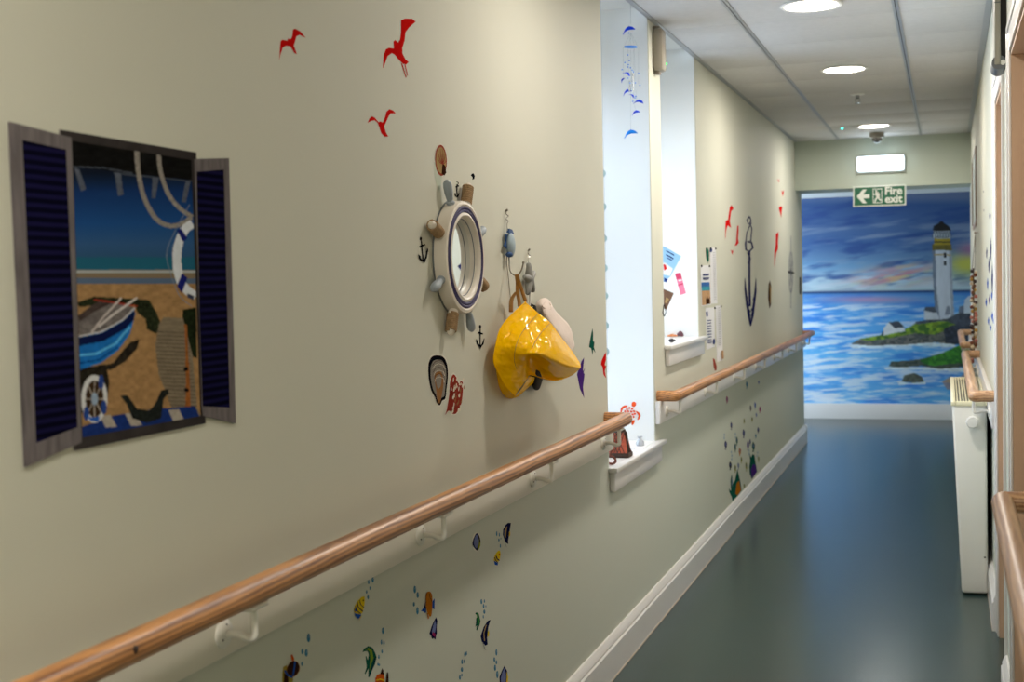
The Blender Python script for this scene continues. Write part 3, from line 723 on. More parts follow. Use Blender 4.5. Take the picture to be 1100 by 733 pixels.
# ------------------------------------------------------------------ stickers on the left wall
for n_, c_ in dict(bubble=(70, 128, 160), palebubble=(130, 160, 190), dkgreen=(24, 84, 70), green=(60, 128, 60), lgreen=(120, 150, 50), yellow=(226, 196, 40), orange=(196, 84, 30), rust=(176, 108, 30), brown=(56, 34, 24), ochre=(160, 140, 60), blue=(40, 84, 170), dkblue=(22, 26, 66), lavender=(112, 122, 170), olive=(130, 132, 40), tan=(168, 140, 96), purple=(72, 44, 120), magenta=(150, 44, 96), teal=(70, 130, 150), shellgrey=(140, 134, 126), shellbrown=(150, 108, 70), cream=(226, 216, 198), rosebrown=(150, 74, 60), pinkred=(150, 58, 48), greyblue=(120, 132, 160), orangered=(226, 84, 40)).items():
    M[n_] = mat(n_+'_vinyl', c_, .8, var=.10, scale=120, spec=0)
c1_ = lambda pts: q(280, 0, 4.58, pts)
GG = 'red seagull stickers'
decal('seagull_sticker', [('red', c1_([(90,297),(97,205),(105,195),(130,200),(135,187),(140,193),(150,190),(155,175),(158,145),(170,141),(195,155),(222,187),(190,172),(175,180),(163,225),(178,268),(165,260),(145,228),(125,225),(108,235),(98,265)]))], label='small red flying seagull sticker, leftmost, upper right of the shutter sticker', cat='sticker', group=GG)
decal('seagull_sticker', [('red', c1_([(600,338),(605,270),(615,243),(630,235),(655,238),(653,205),(662,196),(675,210),(685,195),(690,160),(690,100),(710,91),(745,92),(763,106),(730,135),(712,160),(708,200),(697,235),(697,262),(712,292),(728,305),(715,318),(700,315),(675,290),(658,268),(645,262),(625,275),(612,310)])), ('red', c1_([(690,312),(695,311),(716,380),(713,382)])), ('red', c1_([(706,318),(710,317),(723,372),(720,373)]))], label='largest red seagull sticker with long thin legs, highest on the near wall', cat='sticker', group=GG)
decal('seagull_sticker', [('red', c1_([(525,606),(535,582),(548,572),(562,580),(580,602),(588,597),(600,603),(610,580),(618,550),(632,537),(650,543),(665,558),(640,558),(628,575),(615,605),(607,622),(615,650),(628,672),(610,673),(592,655),(583,625),(575,605),(560,592),(543,595)]))], label='small red seagull sticker below the long-legged one', cat='sticker', group=GG)
c2_ = lambda pts: q(770, 190, 4.31, pts)
for pts, lab in (
    ([(38,295),(40,205),(52,198),(60,140),(68,130),(78,148),(66,160),(60,205),(66,238),(56,230),(50,225),(43,250)], 'tall red seagull sticker left of the big navy anchor'),
    ([(95,225),(101,228),(100,262),(98,288),(102,305),(92,318),(83,320),(90,300),(91,270)], 'slender red seagull sticker just left of the navy anchor ring'),
    ([(63,336),(70,344),(77,338),(72,362)], 'tiny red bird sticker lowest, left of the navy anchor'),
    ([(266,420),(266,345),(272,320),(273,265),(286,256),(283,300),(283,335),(275,352)], 'tall thin red seagull sticker above the brown shell, right of the navy anchor'),
    ([(286,145),(294,135),(304,140),(301,152),(298,190),(291,162)], 'small red seagull sticker high right of the navy anchor'),
    ([(297,60),(303,70),(311,60),(306,92)], 'small faded red bird sticker, second highest near the far beam'),
    ([(279,8),(286,17),(290,10),(287,28)], 'tiny faded red bird sticker, topmost near the far beam')):
    decal('seagull_sticker', [('red', c2_(pts))], label=lab, cat='sticker', group=GG)
# big navy anchor
decal('anchor_sticker', [('navy', c2_(p)) for p in (
    thick([(150,182),(140,200),(146,222),(158,205),(152,184)], 6), thick([(160,212),(150,232),(138,262),(134,300)], 5), thick([(152,215),(162,240),(156,300)], 5),
    thick([(132,300),(134,338),(150,346),(166,330),(160,304),(140,300)], 8), thick([(150,345),(150,480),(152,600)], [9, 9, 11]),
    thick([(140,350),(156,380),(143,400)], 5), thick([(128,470),(131,520),(138,580),(148,640),(155,690)], [2, 9, 10, 12, 4]), thick([(180,472),(178,530),(172,580),(164,640),(156,690)], [2, 9, 10, 12, 4]),
    [(128,520),(142,560),(134,600)], [(182,520),(164,570),(176,590)], thick([(140,600),(152,625),(168,600)], 6))],
    label='large navy anchor sticker high on the far left wall', cat='sticker', group='anchor stickers')
decal('shell_sticker', [('brown', c2_([(237,560),(239,500),(246,478),(252,510),(251,590),(243,612)])), ('tan', c2_([(246,500),(252,520),(251,580),(247,590)]))], label='slim brown shell sticker right of the big navy anchor', cat='sticker', group='shell stickers')
decal('ship_wheel_sticker', [('greyvinyl', c2_(thick(ell(343, 442, 9, 96, 20)+[(352, 442)], 3.5))), ('greyvinyl', c2_(thick([(343,275),(343,610)], 3))), ('black', c2_(thick([(328,440),(358,446)], 8))), ('black', c2_(ell(343, 442, 5, 22)))]+[('greyvinyl', c2_(thick([(343-6*s, 442-62),(343+6*s, 442+62)], 2.5))) for s in (1, -1)], label='faded grey ship wheel sticker near the far end of the left wall', cat='sticker')
r = B(); p = onX(859, 307, WX); r.box((WX+.0005, p.y-.02, p.z-.07), (WX+.012, p.y+.02, p.z+.07), mat('dark_plaque', (50, 50, 46), .4), .003)
tag(r.build('wall_plaque'), 'small dark upright plaque at the very end of the left wall', 'plaque')
# small black anchors
c3_ = lambda pts: q(440, 140, 4.89, pts); c4_ = lambda pts: q(440, 270, 4.89, pts)
decal('anchor_sticker', [('black', c3_(p)) for p in (thick(ell(58, 570, 4, 8, 12)+[(62, 570)], 4), ell(58, 573, 5, 8), thick([(60,582),(64,630),(70,688)], [6, 6, 8]), thick([(49,614),(80,600)], 8), thick([(44,656),(54,678),(70,690),(84,668),(92,622)], [4, 10, 10, 10, 3]), [(42,650),(56,664),(46,676)], [(92,620),(94,640),(82,640)], [(58,680),(82,676),(76,697)])], label='black anchor sticker left of the wheel mirror', cat='sticker', group='anchor stickers')
decal('anchor_sticker', [('black', c3_(p)) for p in (thick([(246,270),(256,276),(252,290),(244,286)], 4), thick([(248,285),(247,320),(250,350)], 6), thick([(240,298),(258,292)], 6), thick([(236,330),(240,346),(250,352),(258,330)], 6))], label='black anchor sticker behind the two upper handles of the wheel mirror', cat='sticker', group='anchor stickers')
decal('anchor_sticker', [('black', c3_([(320,236),(328,228),(336,226),(342,240),(339,256),(328,260),(331,248)]))], label='tip of a black anchor sticker above the upper roped handle', cat='sticker', group='anchor stickers')
decal('anchor_sticker', [('black', c4_(p)) for p in (ell(370, 396, 6, 9), thick([(370,404),(369,505)], 6), thick([(357,427),(383,434)], 7), thick([(349,462),(355,485),(368,503),(382,488),(390,458)], [3, 9, 9, 9, 3]), [(358,492),(380,492),(369,514)])], label='black anchor sticker at the lower right of the wheel mirror', cat='sticker', group='anchor stickers')
# shells
def grow(pts, s):
    cx = sum(p[0] for p in pts)/len(pts); cy = sum(p[1] for p in pts)/len(pts); return [(cx+(p[0]-cx)*s, cy+(p[1]-cy)*s) for p in pts]
disc = ell(163, 158, 31, 82, 28, -.04)
low = [(126,165),(150,185),(166,200),(168,255),(163,300),(155,322),(142,292),(130,235)]
lay = [('outline', grow(disc, 1.07)), ('palegreen', low), ('rosebrown', disc), ('tan', grow(disc, .84)), ('brown', [(170,172),(184,186),(190,222),(180,238),(166,228),(168,195)])]
M['palegreen'] = mat('pale_green_vinyl', (196, 204, 188), .5, spec=.05)
for a, ln in ((-2.4, .9), (-1.9, .9), (-1.4, .9), (-.9, .85), (-.3, .8), (-2.9, .8)):
    lay.append(('rosebrown', thick([(168, 178), (168+18*math.cos(a)*ln, 178+45*math.sin(a)*ln*.8), (165+30*math.cos(a)*ln, 166+80*math.sin(a)*ln)], [5, 3, 1.5])))
decal('shell_sticker', [(m, c3_(p)) for m, p in lay], label='round reddish brown scallop shell sticker above the wheel mirror', cat='sticker', group='shell stickers')
c5_ = lambda pts: q(440, 360, 7.325, pts)
mus = sm([(145,270),(150,215),(175,170),(225,160),(270,180),(295,240),(300,330),(290,420),(280,500),(255,517),(243,545),(230,553),(208,528),(200,495),(170,440),(150,350)], 3)
lay = [('outline', grow(mus, 1.06)), ('brown', mus), ('black', grow(mus, .97)), ('shellgrey', [(x*.8+45, y*.84+60) for x, y in mus]), ('shellbrown', sm([(190,330),(215,290),(250,300),(262,380),(250,470),(230,540),(212,500),(205,430)], 3)), ('shellgrey', sm([(200,340),(225,310),(245,330),(240,400),(215,420)], 3))]
for k in range(6):
    y = 200+k*26; lay.append(('cream' if k % 2 else 'brown', thick([(172+k*3, y+40), (195, y+10), (225, y), (258, y+12), (276-k*3, y+45)], 3)))
decal('shell_sticker', [(m, c5_(p)) for m, p in lay], label='large dark mussel shell sticker below the wheel mirror', cat='sticker', group='shell stickers')
cor = sm([(275,632),(290,590),(310,470),(318,360),(343,310),(370,340),(382,380),(400,365),(418,380),(415,480),(400,560),(370,610),(355,622),(330,620),(318,600),(300,600)], 3)
lay = [('outline', grow(cor, 1.08)), ('pinkred', cor)]
rnd = random.Random(2)
for k in range(46):
    x = rnd.uniform(315, 400); y = rnd.uniform(345, 600)
    lay.append((rnd.choice(['cream', 'cream', 'rosebrown', 'shellbrown']), ell(max(318, min(398, x-(y-450)*.08)), y, 4.5, rnd.uniform(10, 20), 8, .1)))
lay.append(('cream', [(278,628),(292,590),(304,600),(290,622)]))
decal('shell_sticker', [(m, c5_(p)) for m, p in lay], label='red and white speckled fan shell sticker right of the mussel shell', cat='sticker', group='shell stickers')
# fish on the upper wall beside the hat
c6_ = lambda pts: q(520, 310, 5.636, pts)
for m, pts, lab in (('dkgreen', [(655,240),(648,275),(640,320),(635,355),(648,362),(656,405),(660,370),(675,392),(664,355),(668,325),(660,320),(660,270)], 'dark green angelfish sticker, highest of three right of the yellow hat'),
    ('purple', [(605,418),(590,440),(572,490),(562,520),(572,570),(580,610),(590,630),(606,665),(598,600),(608,520),(602,510),(610,480),(598,500)], 'long purple angelfish sticker at the tip of the yellow hat'),
    ('red', [(738,385),(725,405),(710,440),(706,460),(716,475),(722,520),(738,545),(730,500),(740,470),(730,465),(738,430)], 'red angelfish sticker at the edge of the first window recess')):
    decal('fish_sticker', [(m, c6_(pts))], label=lab, cat='sticker', group='angelfish stickers')
# fish and bubbles on the lower wall
def bubbles(conv, lst, where, m='bubble'):
    for x, y, rx, ry in lst:
        decal('bubble_sticker', [(m, conv(ell(x, y, rx, ry, 12))), ('palebubble', conv(ell(x+rx*.25, y-ry*.3, rx*.35, ry*.35, 8)))], label='small blue bubble sticker in the trail '+where, cat='sticker', group='bubble stickers '+where)
def fish(conv, layers, lab):
    decal('fish_sticker', [(m, conv(p)) for m, p in layers], label=lab, cat='sticker', group='tropical fish stickers on the lower wall')
k1 = lambda p: q(290, 670, 7.857, p); k2 = lambda p: q(370, 610, 8.142, p); k3 = lambda p: q(490, 550, 12.21, p); k4 = lambda p: q(480, 640, 7.8875, p)
fish(k1, [('ochre', [(110,370),(140,350),(150,400),(195,430),(195,470),(188,520),(100,520),(103,420)]), ('brown', [(118,420),(150,440),(158,520),(112,520)]), ('orange', [(172,270),(185,260),(203,300),(197,322),(180,312)]), ('rust', ell(192, 384, 54, 70, 20, .3)), ('brown', ell(190, 384, 50, 68, 20, .3)), ('blue', thick([(206,318),(197,380),(186,442)], 13)), ('blue', thick([(115,395),(140,437),(182,456)], 15))], 'dark clownfish sticker with blue bands, leftmost low on the wall')
bubbles(k1, [(325,122,15,38),(273,237,10,25),(306,248,13,33),(269,342,8,20)], 'above the dark clownfish')
fish(k1, [('dkgreen', [(780,243),(790,215),(830,190),(865,205),(890,255),(900,285),(885,345),(860,400),(840,455),(828,455),(830,380),(805,430),(798,425),(815,370),(805,280),(812,275),(825,310),(832,260),(822,235),(800,235)]), ('lgreen', [(800,225),(830,205),(860,230),(872,290),(850,350),(838,400),(845,300),(840,240),(820,222)]), ('dkblue', thick([(885,290),(868,350),(838,440)], 7))], 'larger curled dark green fish sticker near the bottom edge')
bubbles(k1, [(953,62,11,28),(940,158,8,22),(961,165,7,20),(945,237,7,17),(918,283,7,19),(911,346,6,14),(922,350,6,12)], 'beside the curled green fish')
fish(k1, [('orange', [(886,540),(888,460),(905,432),(930,425),(958,430),(966,460),(968,540)]), ('brown', [(928,427),(938,395),(946,378),(955,395),(960,432)]), ('brown', [(970,540),(980,450),(985,415),(993,412),(998,440),(1000,540)]), ('yellow', thick([(895,480),(930,470),(962,484)], 10))], 'orange fish sticker with dark fins cut by the bottom edge')
fish(k2, [('yellow', [(178,250),(150,255),(115,290),(88,335),(80,370),(85,395),(105,402),(130,412),(155,400),(168,360),(175,320)]), ('dkblue', thick([(108,300),(118,345),(160,385)], 9)), ('dkblue', thick([(128,285),(140,325),(168,350)], 7)), ('dkblue', thick([(92,335),(104,378),(140,405)], 8)), ('blue', [(85,398),(105,405),(142,412),(135,432),(120,447),(105,442),(86,420)]), ('blue', [(82,380),(90,345),(100,385)]), ('yellow', [(130,430),(147,412),(120,470)]), ('brown', ell(156, 288, 6, 8))], 'yellow and blue striped fish sticker below the rail board, larger one')
bubbles(k2, [(247,107,10,26),(211,126,8,20),(223,180,6,17),(193,213,7,16),(206,257,8,22)], 'above the larger yellow striped fish')
fish(k2, [('blue', [(708,290),(700,330),(690,355),(668,380),(690,385),(705,400),(714,390)]), ('dkblue', [(706,300),(700,330),(696,352),(712,360)]), ('blue', [(760,325),(770,290),(787,268),(785,330),(786,366),(766,358)]), ('rust', sm([(708,240),(725,212),(750,215),(765,260),(760,400),(745,430),(730,410),(712,360)], 3)), ('brown', thick([(738,225),(742,260),(760,300)], 4)), ('rust', [(715,400),(724,452),(735,440),(722,395)])], 'orange brown fish sticker with blue fins on both sides')
bubbles(k2, [(615,192,12,33),(640,240,10,27),(607,321,9,20),(638,378,11,33)], 'left of the orange brown fish')
fish(k2, [('dkblue', [(800,435),(780,470),(760,520),(742,580),(755,590),(765,625),(780,615),(795,632),(800,600),(808,575),(806,520),(812,465)]), ('lavender', [(792,460),(776,500),(762,560),(772,590),(792,560),(800,500)]), ('magenta', [(764,590),(772,560),(792,580),(790,610)])], 'small blue and purple fish sticker under the orange brown fish')
fish(k3, [('outline', ell(265, 395, 58, 124, 20)), ('dkblue', sm([(265,280),(240,320),(215,385),(215,440),(250,490),(275,510),(300,480),(318,410),(312,350),(290,300)], 2)), ('olive', [(295,340),(318,400),(312,450),(290,500),(272,508),(290,440)]), ('lavender', sm([(262,300),(240,340),(226,400),(235,450),(262,480),(288,430),(292,370),(280,320)], 2)), ('brown', thick([(288,310),(302,360),(304,400)], 12))], 'round lavender blue fish sticker, upper left of the navy moorish fish')
fish(k3, [('dkblue', [(718,148),(680,145),(650,170),(615,235),(610,300),(630,360),(655,410),(685,425),(680,390),(690,320),(700,260)]), ('tan', [(657,190),(640,235),(634,300),(650,345),(655,280),(668,195)]), ('greyblue', thick([(622,240),(626,310),(640,360)], 6)), ('yellow', [(690,262),(706,268),(702,310),(688,332)]), ('greyvinyl', thick([(625,358),(636,410),(655,462)], 6))], 'navy moorish fish sticker, highest on the lower wall')
bubbles(k3, [(531,288,9,32),(566,302,7,25),(560,370,9,20),(585,352,6,12),(579,448,8,25)], 'above the smaller yellow fish')
fish(k3, [('yellow', [(575,510),(550,510),(520,545),(495,600),(490,640),(520,662),(560,652),(575,610),(582,550)]), ('blue', [(492,640),(515,655),(548,675),(540,705),(505,695)]), ('dkblue', thick([(520,580),(535,620),(565,640)], 14)), ('dkblue', thick([(500,600),(515,640),(540,668)], 10)), ('orange', ell(560, 560, 10, 14))], 'smaller yellow and blue striped fish sticker below the navy moorish fish')
fish(k4, [('dkgreen', [(238,155),(250,142),(270,155),(285,220),(275,255),(255,298),(248,290),(255,255),(240,265),(245,240),(248,195),(255,185),(252,165)]), ('green', [(250,150),(266,165),(276,220),(262,260),(258,200)])], 'small curled green fish sticker beside the lower navy fish')
fish(k4, [('dkblue', [(370,205),(345,215),(310,270),(285,345),(295,390),(325,425),(345,415),(340,360),(350,270)]), ('tan', thick([(332,250),(312,320),(318,385)], 8)), ('yellow', [(345,298),(357,305),(353,345),(343,352)]), ('greyvinyl', thick([(300,395),(308,425),(325,462)], 6))], 'navy moorish fish sticker beside the small curled green fish')
bubbles(k4, [(292,52,8,22),(318,48,5,15),(311,90,7,18),(330,92,4,10),(317,138,9,18),(308,180,5,15)], 'above the small curled green fish')
bubbles(k4, [(153,500,8,20),(165,490,6,18),(128,562,8,22),(149,558,6,18),(127,628,10,20),(110,695,8,20),(126,675,6,14)], 'left of the blue fish at the bottom edge')
bubbles(k4, [(419,482,8,28),(402,543,8,20),(419,567,7,18),(408,613,9,27),(427,670,10,32)], 'just above the blue fish at the bottom edge')
fish(k4, [('dkblue', [(487,595),(465,640),(445,690),(448,760),(512,760),(519,690),(510,640)]), ('yellow', [(503,640),(519,690),(514,760),(500,760),(506,690)]), ('lavender', [(486,612),(468,650),(455,700),(458,760),(495,760),(500,680)])], 'lavender blue fish sticker cut by the bottom edge')
# far cluster
k5 = lambda p: q(760, 410, 5.638, p)
tiny = [(118,110,6,22,'magenta'),(261,162,5,20,'brown'),(288,145,5,22,'blue'),(318,170,6,20,'magenta'),(296,203,4,14,'blue'),(222,240,5,16,'olive'),(270,230,5,18,'olive'),(144,268,6,24,'navy'),(307,295,6,20,'navy'),(219,315,7,28,'navy'),(292,330,5,16,'teal'),(178,360,6,26,'dkgreen'),(110,385,8,28,'navy'),(168,400,6,28,'dkgreen'),(196,425,7,24,'rust'),(245,388,7,28,'purple'),(258,368,5,20,'navy'),(278,395,9,32,'dkgreen'),(205,475,5,22,'olive'),(138,510,8,26,'black'),(168,528,6,24,'olive'),(187,512,6,22,'greyblue'),(235,515,6,28,'olive'),(309,470,5,18,'olive'),(238,20,6,24,'teal'),(310,5,4,12,'blue'),(222,632,5,14,'olive')]
tiny.sort(key=lambda t: t[1])
ordn = 'topmost,second highest,third highest,fourth highest,fifth highest,sixth highest,seventh highest,eighth highest,ninth highest,tenth highest,eleventh highest,twelfth highest,thirteenth highest,thirteenth lowest,twelfth lowest,eleventh lowest,tenth lowest,ninth lowest,eighth lowest,seventh lowest,sixth lowest,fifth lowest,fourth lowest,third lowest,second lowest,lowest,lowest'.split(',')
ordn = ordn[:13]+['middle']+ordn[13:26]
cw = dict(dkgreen='dark green', rust='orange brown', greyblue='grey blue')
for (x, y, rx, ry, c), o_ in zip(tiny, ordn):
    decal('fish_sticker', [(c, k5([(x-rx*.3,y-ry),(x+rx,y-ry*.4),(x+rx*.8,y+ry*.5),(x,y+ry*.7),(x+rx*.6,y+ry),(x-rx*.8,y+ry),(x-rx*.3,y+ry*.6),(x-rx,y+ry*.1),(x-rx*.9,y-ry*.5)])), ('lavender' if c != 'lavender' else 'cream', k5(ell(x, y-ry*.2, rx*.35, ry*.3, 8)))], label='tiny %s fish sticker, %s in the far cluster above the seaweed' % (cw.get(c, c), o_), cat='sticker', group='tiny fish stickers on the far lower wall')
for lst, wh in (([(102,322,3,8),(101,342,3,8)], 'highest at the left of the far fish cluster'), ([(168,318,3,8),(170,338,3,6)], 'above the far dark green fish'), ([(144,428,3,8),(147,450,3,9),(146,472,3,8)], 'down the middle of the far fish cluster'), ([(252,420,3,8),(253,440,3,9)], 'above the far purple seaweed'), ([(300,452,3,7),(303,430,3,6)], 'right of the far purple seaweed')):
    bubbles(k5, lst, wh, 'palebubble')
decal('seaweed_sticker', [('dkgreen', k5([(128,650),(142,662),(138,600),(146,560),(156,620),(166,600),(174,560),(182,530),(190,570),(200,610),(206,660),(185,690),(152,724),(146,700),(132,672)])), ('rust', k5([(176,620),(190,600),(202,660),(180,690),(168,680)])), ('greyblue', k5([(146,580),(152,600),(150,640),(144,620)]))], label='green and brown seaweed clump sticker above the skirting, nearer of two', cat='sticker', group='seaweed stickers')
decal('seaweed_sticker', [('dkgreen', k5([(252,520),(258,480),(252,430),(264,460),(272,440),(284,446),(292,500),(300,545),(268,592),(256,560)])), ('purple', k5([(262,530),(276,500),(290,505),(299,548),(268,588)]))], label='purple and green seaweed clump sticker above the skirting, further of two', cat='sticker', group='seaweed stickers')

# blue speck stickers on the right wall
sp = [(1063.5,232,.8,4,'navy'),(1060,272,.7,7,'navy'),(1062.5,285,.8,10,'navy'),(1064.5,268,.8,14,'navy'),(1066,300,.9,18,'navy'),(1061,305,.8,7,'blue'),(1059.5,325,.9,5,'blue'),(1063,322,.8,6,'purple'),(1065.5,318,.8,5,'blue'),(1062,345,.9,5,'blue'),(1066,340,1.0,5,'blue'),(1064,352,1.0,4,'blue'),(1067.5,345,.9,4,'blue'),(1056.5,206,.5,1.5,'greyvinyl'),(1057,226,.5,1.5,'greyvinyl')]
wd = ['topmost', 'second from the top'] 
for k, (x, y, rx, ry, c) in enumerate(sorted(sp, key=lambda t: t[1])):
    lab = 'thin %s sticker on the right wall by the door frame, %s' % ({'navy': 'navy', 'blue': 'bright blue', 'purple': 'purple', 'greyvinyl': 'grey'}[c], ['topmost', 'second from the top', 'third from the top', 'fourth from the top', 'fifth from the top', 'sixth from the top', 'seventh from the top', 'middle one', 'seventh from the bottom', 'sixth from the bottom', 'fifth from the bottom', 'fourth from the bottom', 'third from the bottom', 'second from the bottom', 'lowest'][k])
    decal('sea_sticker', [(c, [(x-rx, y), (x, y-ry), (x+rx, y-ry*.2), (x+rx*.4, y+ry), (x-rx*.5, y+ry*.6)])], pl='R', label=lab, cat='sticker', group='blue stickers on the right wall')

# ------------------------------------------------------------------ open window sticker
wr_ = empty('window_view_sticker', onX(130, 480, WX)); tag(wr_, 'large wall sticker of an open window with navy shutters showing a beach and boat', 'sticker')
def slat_mat():
    m = bpy.data.materials.new('navy_slats'); m.use_nodes = True; nt = m.node_tree; N = nt.nodes; L = nt.links; b = N['Principled BSDF']; b.inputs['Roughness'].default_value = .6; b.inputs['Specular IOR Level'].default_value = 0
    g = N.new('ShaderNodeTexCoord'); w = N.new('ShaderNodeTexWave'); w.bands_direction = 'Z'; w.inputs['Scale'].default_value = 25; w.inputs['Distortion'].default_value = .3
    L.new(g.outputs['Object'], w.inputs[0]); c = N.new('ShaderNodeValToRGB'); c.color_ramp.elements[0].position = .25; c.color_ramp.elements[0].color = lin((12, 12, 30))+(1,); c.color_ramp.elements[1].color = lin((26, 24, 62))+(1,)
    L.new(w.outputs['Fac'], c.inputs[0]); L.new(c.outputs[0], b.inputs['Base Color']); return m
SL = slat_mat(); FG = mat('weathered_grey_print', (112, 106, 108), .6, var=.25, scale=14, stretch=(1, 6, 1), spec=0); FD = mat('dark_grey_print', (58, 54, 54), .6, var=.25, scale=20, spec=0)
def on_wall(name, layers, base, th=.0):
    b = B()
    for k, (m, pts) in enumerate(layers):
        P = [onX(p[0], p[1], WX)+Vector((base+.0004*k, 0, 0)) for p in pts]
        b.face(P, m); f = b.bm.faces[-1] if False else None
    b.bm.faces.ensure_lookup_table()
    for f in b.bm.faces:
        f.normal_update()
        if f.normal.x < 0: f.normal_flip()
    return b.build(name, wr_, flat=True)
b = B()
for pts in ([(8,131),(74,148),(85,475.5),(25,502)], [(63,139.5),(209,164),(219,455),(79,484)], [(206,171),(243.5,170),(251,455),(215.5,447)]):
    b.prism([onX(p[0], p[1], WX)+Vector((.0004, 0, 0)) for p in pts], (.0022, 0, 0), FG)
b.build('backing', wr_)
def inset(nm, outer, inner, base):
    b = B(); O = [onX(p[0], p[1], WX)+Vector((base, 0, 0)) for p in outer]; I = [onX(p[0], p[1], WX)+Vector((base, 0, 0)) for p in inner]; n = len(O)
    for k in range(n): b.face([O[k], O[(k+1) % n], I[(k+1) % n], I[k]], FG if nm != 'frame' else FD)
    for f in b.bm.faces:
        f.normal_update()
        if f.normal.x < 0: f.normal_flip()
    return b.build(nm, wr_, flat=True)
def paint_view(X, Y):
    A = ramp(Y, [(150, (20, 22, 28)), (186, (22, 30, 46)), (206, (26, 54, 104)), (240, (34, 76, 136)), (262, (52, 88, 134)), (278, (50, 84, 122))])
    t = (X-75)/130
    sk = lambda y: y
    A = np.where((Y > 276.5)[..., None], np.array((38, 96, 122.)), A)
    w = np.exp(-((Y-292)/1.3)**2); A = np.where((Y > 290)[..., None], np.array((128, 112, 92.)), A); A = blend(A, (176, 190, 200), w)
    A = np.where((Y > 299)[..., None], np.array((86, 106, 134.)), A); A = np.where((Y > 305)[..., None], np.array((160, 126, 86.)), A)
    n = fbm(X/5., Y/4.); A = np.where((Y > 305)[..., None], A*(0.85+.3*n[..., None]), A)
    def P(pts, c, var=.1, sx=3, sy=3):
        nonlocal A
        w = inpoly(X, Y, pts); nn = fbm(X/sx+9, Y/sy+3)[..., None]
        A = np.where(w[..., None], np.array(c, float)*(1-var+2*var*nn), A)
    a = lambda p: q(0, 120, 3.6643, p); b2 = lambda p: q(60, 320, 3.86, p); c = lambda p: q(120, 130, 3.6643, p)
    P(a([(270,110),(520,155),(520,245),(270,215)]), (22, 22, 22), .4, 8, 3); P(c([(0,95),(320,140),(320,235),(0,200)]), (22, 22, 22), .4, 8, 3)
    P(thick(a([(275,217),(400,222),(515,243)]), 1.4), (74, 80, 92)); P(thick(c([(0,205),(310,238)]), 1.4), (74, 80, 92))
    for pl in (a([(285,222),(305,228),(332,305),(312,315)]), a([(443,240),(465,242),(480,325),(458,330)]), c([(5,208),(30,210),(38,290),(20,296)]), c([(155,222),(178,225),(165,305),(150,303)]), c([(285,240),(303,240),(285,322),(268,318)])): P(pl, (86, 92, 106), .15)
    # dunes, grasses
    P(b2([(80,20),(150,-5),(320,5),(380,10),(410,60),(430,110),(410,150),(370,130),(365,90),(330,60),(320,30),(200,25),(90,40)]), (38, 44, 30), .6, 2, 2)
    P(b2([(520,50),(575,40),(578,250),(545,240),(515,110)]), (28, 36, 22), .5, 2, 2)
    # boardwalk
    P(b2([(440,80),(520,85),(560,240),(580,460),(600,500),(480,470),(420,320),(405,200),(420,110)]), (128, 116, 98), .15, 6, 1)
    for k in range(22):
        y = 140+k*16; P(thick(b2([(410+max(0, k-8)*5, y), (540+k*2, y+6)]), .8), (84, 74, 60), .1)
    P(b2([(525,110),(538,112),(545,290),(552,470),(545,486),(528,484),(532,380),(530,200)]), (150, 92, 48), .2)
    P(b2([(524,288),(542,288),(542,304),(524,304)]), (20, 20, 22)); P(b2([(526,376),(544,376),(544,390),(526,390)]), (20, 20, 22))
    P(b2([(522,460),(553,455),(553,484),(530,488)]), (190, 130, 60))
    # boat
    P(b2([(130,300),(230,270),(300,185),(340,172),(330,210),(280,265),(220,300)]), (44, 40, 34), .4, 3, 3)
    P(b2([(85,295),(200,275),(215,350),(200,470),(90,480)]), (40, 36, 30), .5, 3, 3)
    P(b2([(85,160),(180,140),(270,90),(318,45),(322,70),(300,150),(250,220),(180,270),(88,300)]), (32, 110, 188), .12)
    P(b2([(85,165),(180,148),(270,98),(320,50),(318,90),(280,130),(190,180),(88,200)]), (18, 28, 70), .1)
    P(thick(b2([(88,240),(160,232),(240,190),(300,120)]), 2.5), (90, 180, 235)); P(thick(b2([(88,272),(170,258),(250,205)]), 1.4), (16, 56, 120))
    P(b2([(85,85),(150,40),(240,20),(318,40),(270,88),(180,138),(88,158)]), (110, 104, 104), .25, 4, 3)
    P(b2([(85,75),(130,40),(170,15),(225,22),(150,60),(90,100)]), (70, 60, 58), .3)
    P(thick(b2([(150,8),(250,22),(330,36)]), 1.6), (160, 52, 40)); P(thick(b2([(88,160),(180,142),(270,92),(320,42)]), 1.6), (200, 200, 204))
    P(thick(b2([(265,0),(190,80),(140,145)]), 2.2), (196, 186, 184)); P(thick(b2([(330,0),(230,70),(170,120)]), 2.4), (206, 200, 200))
    # blue cloth with bands, anchor
    P(b2([(85,540),(230,490),(420,460),(570,450),(590,495),(400,530),(100,585)]), (30, 52, 116), .15)
    for x in (195, 300, 480): P(b2([(x-20,505-x*.08),(x+22,500-x*.08),(x+50,545-x*.06),(x+5,552-x*.06)]), (168, 160, 150), .1)
    P(b2([(258,405),(290,405),(330,460),(380,468),(405,440),(430,385),(460,378),(462,395),(440,420),(430,500),(370,520),(310,500),(285,440)]), (34, 38, 36), .4, 2, 2)
    # little wheel
    P(b2(ell(152, 420, 55, 100, 24)), (206, 208, 212), .05); P(b2(ell(153, 420, 38, 78, 24)), (60, 46, 34), .3)
    for k in range(4):
        an = k*PI/4; P(thick(b2([(153-38*math.cos(an), 420-78*math.sin(an)), (153+38*math.cos(an), 420+78*math.sin(an))]), 1.2), (170, 160, 150))
    P(b2(ell(153, 420, 14, 26, 14)), (150, 170, 196)); 
    for x, y in ((180,350), (118,480), (192,455)): P(b2(ell(x, y, 12, 30, 12)), (44, 70, 140))
    P(b2([(112,480),(140,498),(175,490),(170,515),(135,510)]), (44, 96, 190))
